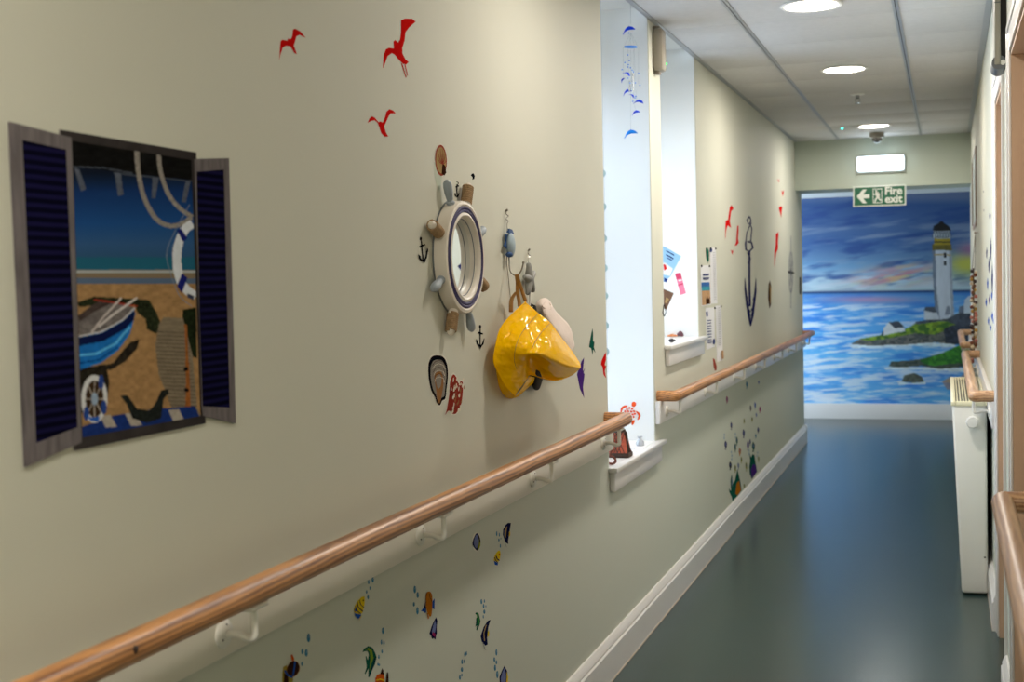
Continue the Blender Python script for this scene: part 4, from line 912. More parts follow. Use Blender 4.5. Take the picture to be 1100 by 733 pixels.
    # hanging ropes and lifebuoy
    P(thick(sm(c([(92,118),(98,200),(120,300),(165,382),(215,412),(262,408),(308,380)]), 4, False), 5), (142, 136, 130), .3, 1, 1)
    P(thick(sm(c([(178,128),(186,200),(215,285),(262,345),(312,378)]), 4, False), 4.5), (142, 136, 130), .3, 1, 1)
    P(thick(sm(c([(300,330),(240,440),(210,520),(225,600),(262,690),(310,730)]), 4, False), .8), (120, 130, 150))
    P(thick(sm(c([(312,405),(280,430),(253,500),(252,580),(275,650),(325,692)]), 4, False), 9.5), (212, 218, 228), .05)
    P(c([(250,430),(268,425),(292,462),(275,478)]), (30, 36, 110)); P(c([(270,600),(292,618),(270,678),(250,650)]), (30, 36, 110))
    P(c([(290,678),(318,690),(316,706),(292,696)]), (60, 66, 90), .5, 1, 1)
    return A
painted('picture', [(74,150.5),(204,171.5),(214,448),(86,471)], 190, 400, paint_view, 'L', WX, .0030, vcol_mat('print', .8, 0, 0), wr_)
inset('frame', [(63,139.5),(209,164),(219,455),(79,484)], [(75,151.5),(203.5,172),(213.5,447),(86.5,470)], .0034)
inset('shutter_frame', [(8,131),(74,148),(85,475.5),(25,502)], [(21,150.5),(68,161),(80.5,459),(36,476)], .0044)
on_wall('shutter_slats', [(SL, [(21,150.5),(68,161),(80.5,459),(36,476)])], .0042)
inset('shutter_frame', [(206,171),(243.5,170),(251,455),(215.5,447)], [(208.7,184.6),(238,182.4),(244.5,438),(214,436.6)], .0044)
on_wall('shutter_slats', [(SL, [(208.7,184.6),(238,182.4),(244.5,438),(214,436.6)])], .0042)
# ------------------------------------------------------------------ ship wheel mirror
def E(px, py, off): return onX(px, py, WX+off)
mc = E(500.5, 276.5, .034); MC = Vector((WX, mc.y, mc.z)); RO = .1415
wm = mat('wheel_cream', (226, 218, 206), .4, var=.02, scale=10); gh = mat('handle_grey_blue', (156, 166, 176), .38, var=.03)
rope = mat('jute_rope', (166, 136, 100), .8, var=.25, scale=150, bump=.6, bscale=500); nrope = mat('navy_cord', (52, 46, 96), .6, var=.2, scale=200, bump=.5, bscale=500)
r = empty('ship_wheel_mirror', (WX, MC.y, MC.z-.2)); tag(r, 'round cream and navy ship wheel mirror with grey and roped handles', 'mirror')
X1 = (1, 0, 0)
b = B(); b.smooth = 40
b.lathe([(RO-.006, .0015), (RO-.003, .004), (RO-.003, .028), (RO-.005, .034), (RO-.012, .036), (RO-.016, .034), (RO-.016, .031), (RO-.032, .031), (RO-.032, .035), (RO-.038, .037), (RO-.043, .034), (RO-.046, .028), (RO-.046, .023)], wm, MC, X1, 64)
b.lathe([(RO-.046, .023), (RO-.048, .0225), (RO-.048, .0215), (RO-.046, .021)], mat('gap_grey', (120, 124, 130), .5), MC, X1, 64)
b.lathe([(RO-.046, .021), (RO-.047, .008)], wm, MC, X1, 64); b.build('wheel_rim', r)
for rr in (RO-.0200, RO-.0275):
    b = B(); b.tube([MC+Vector((.0325, rr*math.cos(a), rr*math.sin(a))) for a in [2*PI*k/72 for k in range(72)]], .0042, nrope, 8, closed=True); b.build('navy_cord_ring', r)
b = B(); b.lathe([(RO-.010, .0008), (RO+.000, .0012), (RO-.001, .0035), (RO-.008, .004)], mat('back_grey', (110, 116, 118), .5), MC, X1, 64); b.build('back_ring', r)
mg = bpy.data.materials.new('mirror_glass'); mg.use_nodes = True; pb = mg.node_tree.nodes['Principled BSDF']; pb.inputs['Metallic'].default_value = 1; pb.inputs['Roughness'].default_value = .015; pb.inputs['Base Color'].default_value = (.86, .9, .92, 1)
b = B(); b.lathe([(0, .010), (RO-.046, .010)], mg, MC, X1, 64); b.build('mirror_glass', r)
for k in range(8):
    a = math.radians(22.5+45*k); d_ = Vector((0, math.cos(a), math.sin(a))); base = MC+Vector((.0175, 0, 0))
    o0 = base+d_*(RO-.006)
    b = B()
    if k % 2 == 0:
        b.lathe([(.008, 0), (.0105, .004), (.0105, .009), (.007, .012), (.0085, .018), (.011, .034), (.0115, .048), (.010, .058), (.005, .064), (0, .065)], gh, o0, d_, 20); b.build('handle', r)
    else:
        b.lathe([(.008, 0), (.012, .004), (.012, .012), (.010, .016), (.011, .05), (.0095, .061), (.005, .066), (0, .067)], wm, o0, d_, 20); h_ = b.build('handle', r)
        b = B(); e1 = d_.cross(Vector((1, 0, 0))).normalized(); e2 = Vector((1, 0, 0)); n = 9*14
        b.tube([o0+d_*(.012+.046*j/n)+(e1*math.cos(2*PI*j/14)+e2*math.sin(2*PI*j/14))*.0125 for j in range(n+1)], .0027, rope, 6); b.build('rope_binding', h_)

# ------------------------------------------------------------------ hook ornaments
wire = mat('steel_wire', (168, 162, 152), .3, .8)
kf = lambda p: q(520, 215, 6.11, p)
def KF(x, y, off): return E(520+x/6.11, 215+y/6.11, off)
r = empty('fish_hook', KF(170, 480, 0)); tag(r, 'blue and grey wooden fish on a twisted wire hook that holds the yellow hat', 'wall hook', 'wire hooks with sea ornaments')
b = B(); b.tube(sm([KF(150, 68, .002), KF(146, 90, .006), KF(160, 105, .008), KF(144, 122, .006), KF(160, 138, .006), KF(152, 155, .008), KF(153, 200, .012)], 4, False), .0013, wire, 6)
b.ball(KF(151, 66, .004), .004, wire, sub=1); b.tube([KF(150, 360, .010), KF(150, 420, .004), KF(165, 560, .003), KF(175, 660, .003)], .0013, wire, 6)
b.tube(sm([KF(164, 375, .012), KF(166, 430, .016), KF(174, 470, .024), KF(192, 490, .036), KF(212, 495, .046), KF(232, 482, .056), KF(248, 455, .064), KF(256, 420, .068)], 4, False), .0022, wire, 8); b.ball(KF(258, 412, .068), .0042, wire, sub=1); b.build('wire', r)
fb = mat('fish_grey_blue', (158, 176, 188), .5, var=.08, scale=60); ff = mat('fish_dark_blue', (48, 84, 138), .5, var=.15, scale=60)
fc = KF(175, 295, .016)
b = B(); b.ball(fc, 1, fb, (.012, .022, .034), sub=3); b.build('fish_body', r)
b = B(); b.prism([KF(148, 215, .010), KF(150, 188, .010), KF(168, 196, .010), KF(180, 225, .010)], (.008, 0, 0), ff); b.build('tail', r)
b = B(); b.prism([KF(134, 222, .008), KF(148, 222, .008), KF(158, 255, .008), KF(156, 310, .008), KF(142, 320, .008), KF(128, 300, .008), KF(138, 270, .006)], (.004, 0, 0), ff); b.build('side_fin', r)
b = B(); b.ball(KF(165, 358, .016), 1, ff, (.010, .009, .008), sub=2); b.build('snout', r)
b = B(); b.ball(fc+Vector((.006, .013, -.004)), .0028, M['black'], sub=1); b.build('eye', r)

r = empty('starfish_hook', KF(300, 600, 0)); tag(r, 'grey wooden starfish on a twisted wire hook right of the fish hook', 'wall hook', 'wire hooks with sea ornaments')
b = B(); b.tube(sm([KF(298, 330, .002), KF(288, 350, .008), KF(303, 368, .010), KF(288, 385, .010), KF(295, 425, .014)], 4, False), .0013, wire, 6); b.ball(KF(297, 326, .004), .004, wire, sub=1)
b.tube(sm([KF(300, 590, .012), KF(300, 640, .014), KF(300, 700, .022), KF(306, 715, .034), KF(318, 700, .042)], 4, False), .002, wire, 8); b.build('wire', r)
sc_ = KF(298, 522, .018); st = mat('driftwood_grey', (146, 146, 142), .6, var=.15, scale=40)
b = B()
for k in range(5):
    a = math.radians(98+72*k); e_ = Vector((0, math.cos(a), math.sin(a)))
    b.tube([sc_-e_*.004, sc_+e_*.018, sc_+e_*.036+Vector((.001, 0, 0)), sc_+e_*.046, sc_+e_*.049], [.0135, .0115, .0085, .0065, .003], st, 12)
b.ball(sc_, .0145, st, (.95, 1, 1)); b.smooth = 80; b.build('starfish', r)

# ------------------------------------------------------------------ yellow sou'wester
def KH(x, y, off): return E(520+x/5.636, 310+y/5.636, off)
yl = mat('yellow_pvc', (250, 192, 0), .2, var=.04, scale=20, bump=.10, bscale=34, spec=0, coat=.3)
r = empty('rain_hat', KH(280, 600, 0)); tag(r, 'glossy yellow waterproof rain hat hanging by its strap from the fish hook', 'hat')
rows = [
 [(250,82,.050),(290,115,.058),(330,150,.064),(400,205,.070),(460,285,.070),(530,375,.072),(580,448,.078)],
 [(170,155,.040),(220,180,.056),(272,212,.074),(350,262,.098),(425,330,.110),(512,412,.104),(584,462,.088)],
 [(100,240,.032),(158,265,.052),(215,292,.078),(300,325,.108),(392,372,.128),(500,445,.118),(585,475,.094)],
 [(70,340,.028),(125,358,.050),(188,372,.078),(262,392,.106),(330,402,.128),(480,468,.122),(582,484,.096)],
 [(58,440,.026),(118,445,.046),(182,440,.068),(240,425,.082),(300,410,.082),(452,505,.086),(566,500,.080)],
 [(85,510,.030),(138,500,.050),(196,485,.068),(245,465,.070),(288,452,.048),(420,536,.050),(525,530,.060)],
 [(130,590,.040),(170,562,.056),(218,530,.066),(250,510,.062),(280,498,.036),(370,548,.036),(445,556,.048)],
 [(188,654,.052),(205,622,.056),(238,580,.058),(262,548,.052),(276,526,.044),(310,528,.040),(345,540,.042)]]
b = B(); b.smooth = 80
def dense(rows, n=5):
    R1 = [sm(rw, n, False) for rw in rows]; cols = list(zip(*R1)); C2 = [sm(list(c), n, False) for c in cols]; return list(zip(*C2))
D = dense(rows, 9)
rnd = random.Random(4)
P = []
for i, rw in enumerate(D):
    L_ = []
    for j, p in enumerate(rw):
        w = -.0045*max(0, .30-abs(mnoise.noise(Vector(((p[0]+p[1]*.4)/62, (p[1]-p[0]*.3)/40, 3)))))-.0035*max(0, .25-abs(mnoise.noise(Vector((p[0]/30, p[1]/24, 8)))))
        edge = min(1, j/6, i/3+.3)
        L_.append(KH(p[0], p[1], p[2]+w*edge))
    P.append(L_)
b.grid(P, yl)
crown = b.build('hat_shell', r)
md = crown.modifiers.new('thickness', 'SOLIDIFY'); md.thickness = .0016; md.offset = -1
b = B(); rim = [Vector(p[0])+Vector((.0008, 0, 0)) for p in P]; b.tube(rim, .0017, yl, 8); b.build('brim_piping', r)
seam = mat('seam_gold', (190, 140, 10), .45)
for pts in ([(330,150,.067),(272,212,.077),(215,292,.081),(188,372,.081),(184,440,.071),(198,488,.072)], [(402,208,.073),(350,262,.101),(310,322,.112),(292,365,.113),(292,400,.104)]):
    b = B(); b.tube([KH(*p) for p in sm(pts, 6, False)], .0009, seam, 6); b.build('seam', r)
b = B(); b.smooth = 80          # rear part of the brim lying against the wall, and the underside of the crown
yd = yl
b.grid(dense([[(62,445,.022),(70,470,.012),(80,500,.004)], [(85,512,.024),(85,560,.012),(88,590,.004)], [(130,592,.032),(128,640,.016),(132,660,.006)], [(188,652,.046),(190,664,.022),(190,662,.008)], [(240,585,.050),(250,615,.024),(250,610,.008)], [(276,530,.042),(330,545,.022),(332,540,.010)]], 3) and [[KH(*p) for p in rw] for rw in dense([[(62,445,.022),(70,470,.012),(80,500,.004)], [(85,512,.024),(85,560,.012),(88,590,.004)], [(130,592,.032),(128,640,.016),(132,660,.006)], [(188,652,.046),(190,664,.022),(190,662,.008)], [(240,585,.050),(250,615,.024),(250,610,.008)], [(276,530,.042),(330,545,.022),(332,540,.010)]], 3)], yl)
b.build('rear_brim', r)
tanm = mat('leather_strap', (176, 130, 70), .5, var=.15, scale=60)
b = B(); 
def strap(pts, w, th=.0012):
    P_ = [KF(*p) for p in sm(pts, 4, False)]
    bb = B(); L1 = [p+Vector((-w*.55, -w*.5, 0)) for p in P_]; L2 = [p+Vector((w*.55, w*.5, 0)) for p in P_]
    bb.grid([L1, L2], tanm); return bb
o = strap([(216,488,.050),(230,540,.046),(250,600,.046),(272,665,.050)], .007).build('chin_strap', r); o.modifiers.new('thickness', 'SOLIDIFY').thickness = .0016
o = strap([(212,490,.048),(218,540,.040),(218,600,.034),(228,660,.034),(232,700,.036)], .007).build('chin_strap', r); o.modifiers.new('thickness', 'SOLIDIFY').thickness = .0016
o = strap([(215,602,.032),(192,630,.024),(178,665,.020),(176,735,.018)], .008).build('chin_strap', r); o.modifiers.new('thickness', 'SOLIDIFY').thickness = .0016

# hats behind
r = empty('black_hat', KH(300, 600, 0)); bkc = mat('black_felt', (22, 24, 24), .8)
tag(r, 'black hat almost hidden behind the yellow rain hat', 'hat')
b = B(); b.smooth = 80
b.grid([[KH(*p) for p in rw] for rw in dense([[(285,92,.006),(300,98,.030),(312,110,.036),(318,150,.020)], [(250,250,.006),(290,230,.034),(330,250,.040),(360,280,.016)], [(250,420,.006),(300,430,.034),(350,440,.038),(380,450,.012)], [(290,570,.004),(305,596,.024),(335,590,.026),(352,545,.010)], [(300,585,.004),(312,604,.012),(328,604,.012),(345,570,.006)]], 5)], bkc)
o = b.build('hat_body', r); o.modifiers.new('thickness', 'SOLIDIFY').thickness = .002
r = empty('white_cloth_hat', KH(430, 380, 0)); wc = mat('white_cotton', (226, 210, 200), .85, var=.03, scale=30, bump=.3, bscale=300)
tag(r, 'soft off-white cloth hat hanging from the starfish hook behind the yellow hat', 'hat')
b = B(); b.smooth = 80
b.grid([[KH(*p) for p in rw] for rw in dense([[(318,92,.004),(345,66,.018),(375,62,.020),(400,84,.006)], [(316,112,.010),(350,110,.044),(395,115,.046),(424,130,.006)], [(330,180,.012),(380,190,.058),(425,205,.058),(468,178,.006)], [(350,250,.012),(420,255,.060),(470,270,.056),(505,215,.006)], [(400,330,.010),(460,330,.052),(505,325,.046),(530,270,.004)], [(450,400,.006),(490,400,.040),(525,390,.034),(545,350,.003)]], 5)], wc)
o = b.build('hat_body', r); o.modifiers.new('thickness', 'SOLIDIFY').thickness = .002
b = B(); b.tube(sm([KH(352,98,.049),KH(372,82,.036),KH(402,96,.034),KH(404,122,.049),KH(380,124,.052),KH(356,112,.051)], 4, True), .0018, wc, 8, closed=True); b.build('stitched_eyelet', r)

# ------------------------------------------------------------------ things on the window sills
def sillpt(x, y, z): return onZ(x, y, z)
def at_y(x, y, Y): return onY(x, y, Y)
# netted brown lantern
p0 = sillpt(665.5, 491, S1); 
r = empty('netted_lantern', (p0.x, p0.y, S1)); tag(r, 'reddish brown netted lantern ornament on the first window sill under the handrail', 'ornament')
rb = mat('terracotta_weave', (184, 84, 56), .6, var=.3, scale=80, bump=.5, bscale=200); db = mat('dark_weave', (64, 46, 38), .7, var=.2, scale=80)
b = B(); c = Vector((p0.x, p0.y, S1)); s4 = .044
def sq(w, z): return [c+Vector((sx*w, sy*w*.8, z)) for sx, sy in ((-1,-1),(1,-1),(1,1),(-1,1))]
b.hexa(sq(s4*.88, .018)+sq(s4*.55, .095), rb); b.build('body', r)
b = B(); b.box(c+Vector((-s4, -s4*.8, .0003)), c+Vector((s4, s4*.8, .018)), db, .003); b.build('base', r)
b = B()
for f0, f1 in ((0, 1), (1, 2), (2, 3), (3, 0)):
    A_, B_ = sq(s4*.9, .018), sq(s4*.57, .095)
    for k in range(6):
        for s in (0, 1):
            t0, t1 = k/6, k/6+(.5 if s == 0 else -.5)
            if not 0 <= t1 <= 1: continue
            b.tube([A_[f0].lerp(A_[f1], t0), B_[f0].lerp(B_[f1], t1)], .0016, db, 5)
b.build('netting', r)
b = B(); b.lathe([(.027, .094), (.024, .104), (.014, .110), (.010, .114), (.013, .120), (.008, .126), (0, .127)], db, c, seg=16); b.build('cap', r)
p1 = sillpt(657.5, 500, S1)
b = B(); b.tube(sm([p1+Vector((-.012, 0, .006)), p1+Vector((.004, 0, .006)), p1+Vector((.014, 0, .016)), p1+Vector((.006, 0, .030)), p1+Vector((-.006, 0, .036)), p1+Vector((-.002, 0, .052)), p1+Vector((.010, 0, .056))], 4, False), [.0045]*24+[.003], mat('reddish_driftwood', (124, 66, 50), .7), 8)
tag(b.build('curled_driftwood'), 'small curled brown driftwood piece at the near end of the first sill', 'driftwood')
# white bottle
p2 = sillpt(687.5, 479, S1); pc = mat('white_ceramic', (176, 182, 190), .25)
b = B(); b.lathe([(0, .0003), (.015, .0005), (.017, .006), (.016, .016), (.010, .024), (.007, .028), (.008, .034), (.012, .038), (.008, .037), (.004, .030)], pc, p2, seg=24); o = b.build('small_vase')
tag(o, 'tiny white vase with a flared neck on the first window sill', 'vase')
b = B(); p3 = sillpt(682, 483, S1); b.box((p3.x-.05, p3.y-.035, S1+.0003), (p3.x+.03, p3.y+.045, S1+.0018), mat('white_card', (236, 236, 240), .5)); lf = b.build('leaflet'); tag(lf, 'white printed leaflet lying flat on the first window sill', 'leaflet')
b = B()
for k in range(4): b.box((p3.x-.044, p3.y-.025+k*.016, S1+.0019), (p3.x+.02-k*.006, p3.y-.020+k*.016, S1+.0021), mat('print_grey', (150, 150, 160), .5))
b.build('printed_lines', lf)
# sill 2 shells
p4 = sillpt(731, 362.5, S2); 
b = B()
for k in range(7):
    a = k*2*PI/7; b.ball(p4+Vector((.010*math.cos(a), .012*math.sin(a), .010+.006*(k % 3))), .008, mat('purple_shell', (96, 56, 70), .5, var=.3, scale=90), (1, 1, .9), sub=1)
b.ball(p4+Vector((0, 0, .018)), .013, mat('purple_shell', (96, 56, 70), .5), sub=2)
tag(b.build('sea_shell'), 'knobbly purple shell on the second window sill', 'shell', 'shells on the second sill')
p5 = sillpt(721, 368.5, S2)
b = B(); b.lathe([(0, -.012), (.006, -.008), (.010, 0), (.009, .006), (.005, .014), (0, .022)], mat('charcoal_shell', (44, 44, 54), .5, var=.3, scale=80), p5+Vector((0, 0, .0105)), (.9, .4, 0), 14)
tag(b.build('sea_shell'), 'small dark shell at the near end of the second window sill', 'shell', 'shells on the second sill')
p6 = sillpt(722, 362, S2)
b = B()
for a in (.2, 1.45, 2.7, 3.95, 5.2): b.tube([p6+Vector((0, 0, .008)), p6+Vector((.026*math.cos(a), .026*math.sin(a), .005))], [.007, .003], mat('orange_starfish', (226, 150, 96), .6, var=.2, scale=60), 8)
tag(b.build('starfish'), 'pale orange starfish lying on the second window sill', 'starfish')

# ------------------------------------------------------------------ things on the recess jambs
YJ1, YJ2 = O1[1]-.0035, O2[1]-.0035
kt = lambda p: q(640, 420, 6.11, p)
org = 'orangered'
lay = [(org, kt(p)) for p in (sm([(236,98),(238,78),(252,72),(264,82),(260,100),(248,106)], 3), sm([(162,140),(166,112),(185,97),(206,96),(204,106),(186,112),(176,124),(170,140)], 3), sm([(262,132),(280,140),(294,158),(288,180),(278,192),(272,186),(280,166),(270,148)], 3), sm([(238,196),(256,194),(250,216),(240,226),(234,214)], 3), sm([(182,160),(178,182),(190,196),(200,180),(196,164)], 3))]
rnd = random.Random(3)
for x, y in ((205,120),(222,112),(240,118),(194,134),(214,134),(234,136),(252,134),(200,152),(222,152),(244,154),(258,150),(212,168),(232,172),(250,170)):
    lay.append((org, kt([(x-7, y-3), (x-1, y-8), (x+7, y-3), (x+6, y+5), (x-1, y+8), (x-7, y+4)])))
decal('turtle_sticker', lay, pl='Y', val=YJ1, label='orange red sea turtle sticker on the jamb above the first sill', cat='sticker')
kj = lambda p: q(700, 250, 4.889, p)
lb = mat('flyer_blue', (150, 194, 226), .5, spec=.05); wp = mat('paper_white', (232, 232, 236), .6, spec=.05, var=.01); pk = mat('leaflet_pink', (206, 76, 110), .5, spec=.05); pk2 = mat('leaflet_pale_pink', (232, 130, 160), .5, spec=.05); bc = mat('brown_card', (112, 86, 70), .6, spec=.05, var=.2); nb = mat('print_navy', (40, 60, 120), .5, spec=.05); pg = mat('print_grey', (150, 150, 160), .5)
decal('flyer', [(lb, kj([(30,60),(76,78),(156,124),(98,232),(60,262),(20,240)])), (wp, kj([(30,150),(72,160),(112,190),(96,228),(40,215)])), (nb, kj([(76,92),(120,116),(118,122),(76,98)])), (nb, kj([(76,112),(116,134),(114,141),(76,119)])), (nb, kj([(78,128),(108,144),(106,149),(78,133)])), (nb, kj([(66,236),(86,246),(76,262),(66,256)])), ('red', kj([(62,165),(74,170),(80,190),(66,200)]))], pl='Y', val=YJ2, label='tilted pale blue flyer on the jamb of the second window recess', cat='flyer')
decal('flyer', [(pk2, kj([(123,216),(152,210),(180,318),(152,328)])), (pk, kj([(123,216),(152,210),(160,240),(130,246)])), (pk, kj([(138,272),(164,264),(167,272),(140,280)])), (wp, kj([(140,250),(158,246),(160,252),(142,256)]))], pl='Y', val=YJ2, label='slim pink leaflet stuck at a slant right of the pale blue flyer', cat='flyer')
decal('card', [(bc, kj([(50,290),(78,302),(117,318),(76,408),(50,380)])), ('tan', kj([(76,340),(92,348),(80,372),(70,368)]))], pl='Y', val=YJ2, label='brown card on the jamb below the pale blue flyer', cat='card')
decal('anchor_sticker', [('black', kj(p)) for p in (thick([(66,376),(60,392),(70,398),(68,380)], 4), thick([(62,396),(58,420),(64,440)], 5), thick([(70,400),(74,416),(66,440)], 4))], label='small black curled sticker on the pier beside the second sill', cat='sticker', group='anchor stickers')
def notice(layers, lab, off=.001):
    r_ = decal('notice', layers, base=off, label=lab, cat='notice', group='notices on the far left wall'); return r_
def lines(x0, x1, y0, y1, n, sl, m, w=3):
    return [(m, kj([(x0, y0+(y1-y0)*k/n), (x1, y0+(y1-y0)*k/n+sl), (x1, y0+(y1-y0)*k/n+sl+w), (x0, y0+(y1-y0)*k/n+w)])) for k in range(n)]
sand = mat('photo_sand', (190, 150, 110), .5, spec=.05, var=.3, scale=60); seaP = mat('photo_teal', (60, 150, 170), .5, spec=.05, var=.2, scale=40); skyP = mat('photo_sky', (50, 100, 170), .5, spec=.05)
notice([(wp, kj([(306,78),(336,80),(344,372),(312,374)])), (nb, kj(ell(311, 94, 7, 10, 12)))]+lines(320, 334, 105, 360, 22, -1, pg), 'tall narrow white notice, upper right of the four beyond the second sill')
notice([(wp, kj([(255,172),(305,172),(312,378),(261,388)])), (skyP, kj([(259,262),(303,260),(304,282),(260,284)])), (seaP, kj([(260,284),(304,282),(305,304),(261,306)])), (sand, kj([(261,306),(305,304),(308,374),(263,382)])), ('brown', kj([(282,350),(290,335),(296,350),(302,336),(304,374),(284,378)]))]+lines(266, 298, 216, 228, 2, -1, nb, 5)+lines(266, 298, 236, 248, 2, -1, nb, 5), 'white notice with a beach photo, upper left of the four beyond the second sill', .0016)
notice([(wp, kj([(282,396),(328,392),(331,600),(287,616)])), (nb, kj([(284,416),(294,414),(295,440),(286,442)]))]+lines(290, 312, 460, 590, 9, -2, nb, 5)+[(nb, kj([(318,560),(328,556),(328,584),(319,588)]))], 'white printed notice with dark lines, lower left of the four')
notice([(wp, kj([(334,384),(364,382),(375,672),(342,680)]))]+lines(346, 360, 395, 600, 18, -1, pg)+[(sand, kj([(360,620),(370,618),(374,660),(364,664)]))], 'longest narrow white notice, lower right of the four')
decal('feather_sticker', [('dkgreen', kj([(283,82),(290,78),(299,96),(300,140),(294,160),(288,140),(284,108)]))], label='dark green feather-like sticker above the beach photo notice', cat='sticker', base=.0022)
decal('feather_sticker', [('rosebrown', kj([(321,660),(330,664),(341,700),(341,722),(332,726),(324,700)]))], label='small brown feather-like sticker below the long notice', cat='sticker')
b = B()
for x, y in ((260, 176), (302, 176), (309, 84), (334, 84), (330, 396), (362, 388)):
    P_ = onX(700+x/4.889, 250+y/4.889, WX+.002)
    b = B(); b.lathe([(0, 0), (.006, 0), (.005, .005), (0, .007)], M['black'], P_, (1, 0, 0), 10); o = b.build('drawing_pin')
    tag(o, 'dark drawing pin holding a notice near the second window sill', 'pin', 'drawing pins on the far notices')

# ------------------------------------------------------------------ dolphin wind chime
YC = 5.30
kc = lambda x, y: onY(640+x/4.575, y/4.575, YC)
r = empty('wind_chime', kc(172, 700)); tag(r, 'blue dolphin wind chime hanging in the first window recess', 'wind chime')
dm = mat('blue_glass_dolphin', (14, 66, 215), .3, var=.3, scale=40, spec=.2); lbm = mat('light_blue_glass', (20, 130, 226), .3, spec=.2, var=.15, scale=40); am = mat('aluminium_tube', (222, 226, 230), .25, .6); thr = mat('thread', (170, 178, 184), .6)
def V(x, y, dy=0): p = kc(x, y); return Vector((p.x, YC+dy, p.z))
b = B(); top = V(172, 120); b.tube([(top.x, YC, TOP-.003), top], .0007, thr, 5)
offs = [(-38, .0), (-22, .035), (12, .04), (38, .0), (14, -.035), (-14, -.038)]
for dx, dy in offs[:4]: b.tube([V(172, 160), V(172+dx*.9, 228, dy*.9)], .0005, thr, 4)
ends = [(136, 395, -38), (158, 450, -22), (178, 470, 6), (210, 415, 38), (208, 500, 24)]
for (ex, ey, dx), (_, dy) in zip(ends, offs): b.tube([V(172+dx, 232, dy*.8), V(ex, ey, dy*.8)], .0005, thr, 4)
b.tube([V(172, 170), V(172, 655)], .0005, thr, 4); b.tube([V(178, 470), V(200, 555)], .0005, thr, 4)
b.build('threads', r)
b = B(); p_ = V(171, 231); R_ = .026; b.lathe([(0, -.002), (R_, -.002), (R_, .002), (0, .002)], lbm, p_, (.05, 0, 1), 32); b.build('disc', r)
def dolphin(x, y, s, ang=0, m=dm, dy=0, yaw=0):
    c = V(x, y, dy); pts = [(-1.0, -.28), (-.72, -.02), (-.35, .18), (0, .24), (.4, .16), (.75, -.06), (1.0, -.26)]; rad = [.06, .13, .24, .30, .27, .17, .06]
    k = 4.575; ca, sa = math.cos(ang), math.sin(ang)
    S3 = 1.12*s/k/1430*5.4
    def T(u, v, w=0): return c+Vector(((u*ca-v*sa)*S3, w*S3, (u*sa+v*ca)*S3))
    PP = sm([(u, v, rr) for (u, v), rr in zip(pts, rad)], 3, False)
    b = B(); b.smooth = 80; b.tube([T(u, v) for u, v, _ in PP], [rr*S3 for _, _, rr in PP], m, 10)
    bo = b.build('dolphin', r)
    b = B(); b.prism([T(-.05, .40, -.03), T(.18, .66, -.03), T(.28, .34, -.03)], (0, .06*S3, 0), m); b.build('dorsal_fin', bo)
    b = B(); b.prism([T(-1.0, -.30, -.25), T(-1.28, -.50, -.32), T(-1.12, -.34, 0), T(-1.28, -.50, .32), T(-1.0, -.30, .25)], (0, 0, .04*S3), m); b.build('tail_fluke', bo)
    b = B(); b.prism([T(.28, .02, -.15), T(.42, -.30, -.35), T(.5, .0, -.15)], (0, 0, .05*S3), m); b.build('flipper', bo)
dolphin(163, 146, 26, .25); dolphin(152, 362, 15, -.6, dy=.01); dolphin(135, 395, 11, .9, dy=-.01); dolphin(150, 448, 19, .35, dy=.02); dolphin(184, 474, 12, -.7, dy=-.02)
dolphin(210, 500, 20, -.15, dy=.01); dolphin(198, 553, 17, .25); dolphin(172, 656, 28, .25, lbm)
for k, (x, y) in enumerate(((158,270),(136,303),(172,303),(160,318),(150,325),(137,347),(184,353),(172,340),(178,338),(210,360),(150,380),(176,412),(194,407),(210,415),(170,168),(196,473),(175,495),(200,485))):
    b = B(); b.ball(V(x, y, .03*math.sin(k*2.1)), .0034, lbm, (1.1, 1.1, .8), sub=1); b.build('bead', r)
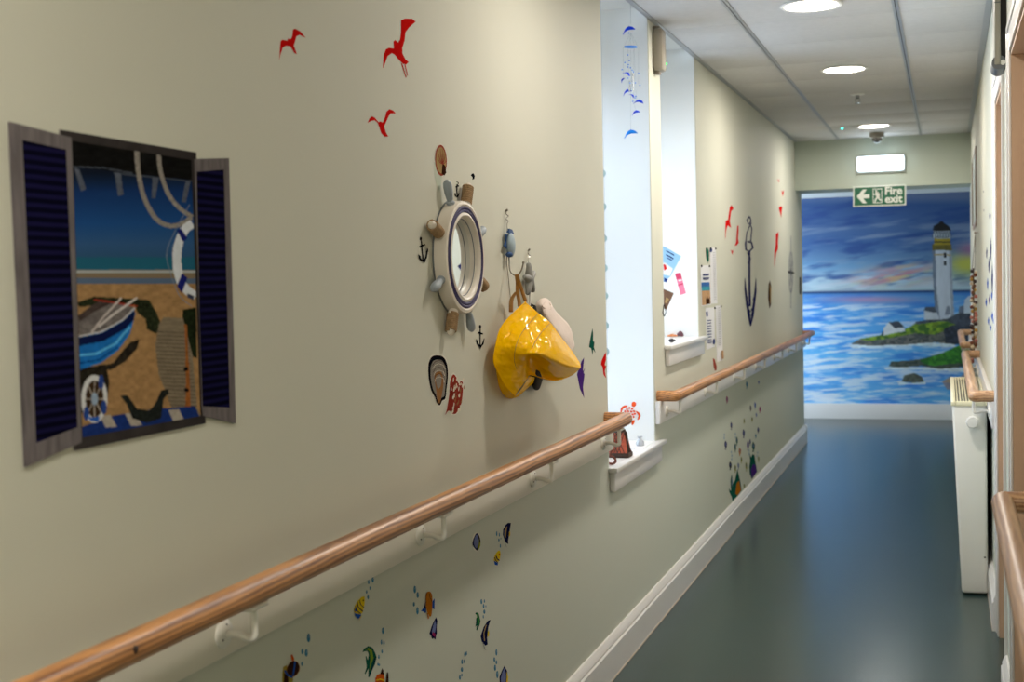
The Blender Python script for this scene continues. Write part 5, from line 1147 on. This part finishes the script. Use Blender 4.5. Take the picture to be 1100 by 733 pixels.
for x, y0_, y1_ in ((166, 398, 448), (181, 358, 405), (182, 410, 448)):
    b = B(); b.lathe([(.0042, 0), (.0042, 1)], am, V(x, y1_), (V(x, y0_)-V(x, y1_)), 12) if False else b.tube([V(x, y1_), V(x, y0_)], .0036, am, 12); b.build('tube', r)

# string of pale shells at the near side of the first recess
XG = WX-.07; YG = 4.74
r = None
def GS(y): return onY(652, y, YG).z
xs_ = onY(650, 250, YG).x
r = empty('shell_string', (xs_, YG, GS(440))); tag(r, 'hanging string of pale blue-green discs, mostly hidden at the near edge of the first recess', 'garland')
b = B(); b.tube([(xs_, YG, TOP-.003), (xs_, YG, GS(400))], .0006, thr, 4); b.build('thread', r)
for k, y in enumerate((186, 222, 256, 288, 318, 350, 378)):
    b = B(); b.lathe([(0, -.003), (.013, -.0025), (.015, 0), (.013, .0025), (0, .003)], mat('pale_teal_glass', (160, 190, 198), .3, var=.1), (xs_-.008, YG, GS(y)), (.3, -1, .1), 16); b.build('disc', r)
# ------------------------------------------------------------------ light
W = bpy.data.worlds.new('sky'); S.world = W; W.use_nodes = True
bg = W.node_tree.nodes['Background']; bg.inputs[0].default_value = (.74, .86, 1, 1); bg.inputs[1].default_value = 8.5
def portal(loc, rot, sx, sy):
    l = bpy.data.lights.new('window_portal', 'AREA'); l.shape = 'RECTANGLE'; l.size = sx; l.size_y = sy; l.cycles.is_portal = True
    o = bpy.data.objects.new('window_portal', l); COL.objects.link(o); o.location = loc; o.rotation_euler = rot
for o_, s_ in ((O1, S1), (O2, S2)):
    portal((WX-DEP-.10, (o_[0]+o_[1])/2, (s_+TOP)/2), (0, -PI/2, 0), TOP-s_, o_[1]-o_[0])
portal(((XL+XO)/2, YE-.13, 1.3), (PI/2, 0, 0), XO-XL-.4, 2.0)
portal((XL-.12, (YE+YM)/2, 1.25), (0, -PI/2, 0), 2.2, YM-YE)
S.view_settings.view_transform = 'Standard'; S.view_settings.look = 'None'; S.view_settings.gamma = 1
S.view_settings.use_curve_mapping = False; S.view_settings.exposure = 0.06
S.cycles.max_bounces = 10; S.cycles.diffuse_bounces = 6; S.cycles.transparent_max_bounces = 12; S.cycles.sample_clamp_indirect = 8
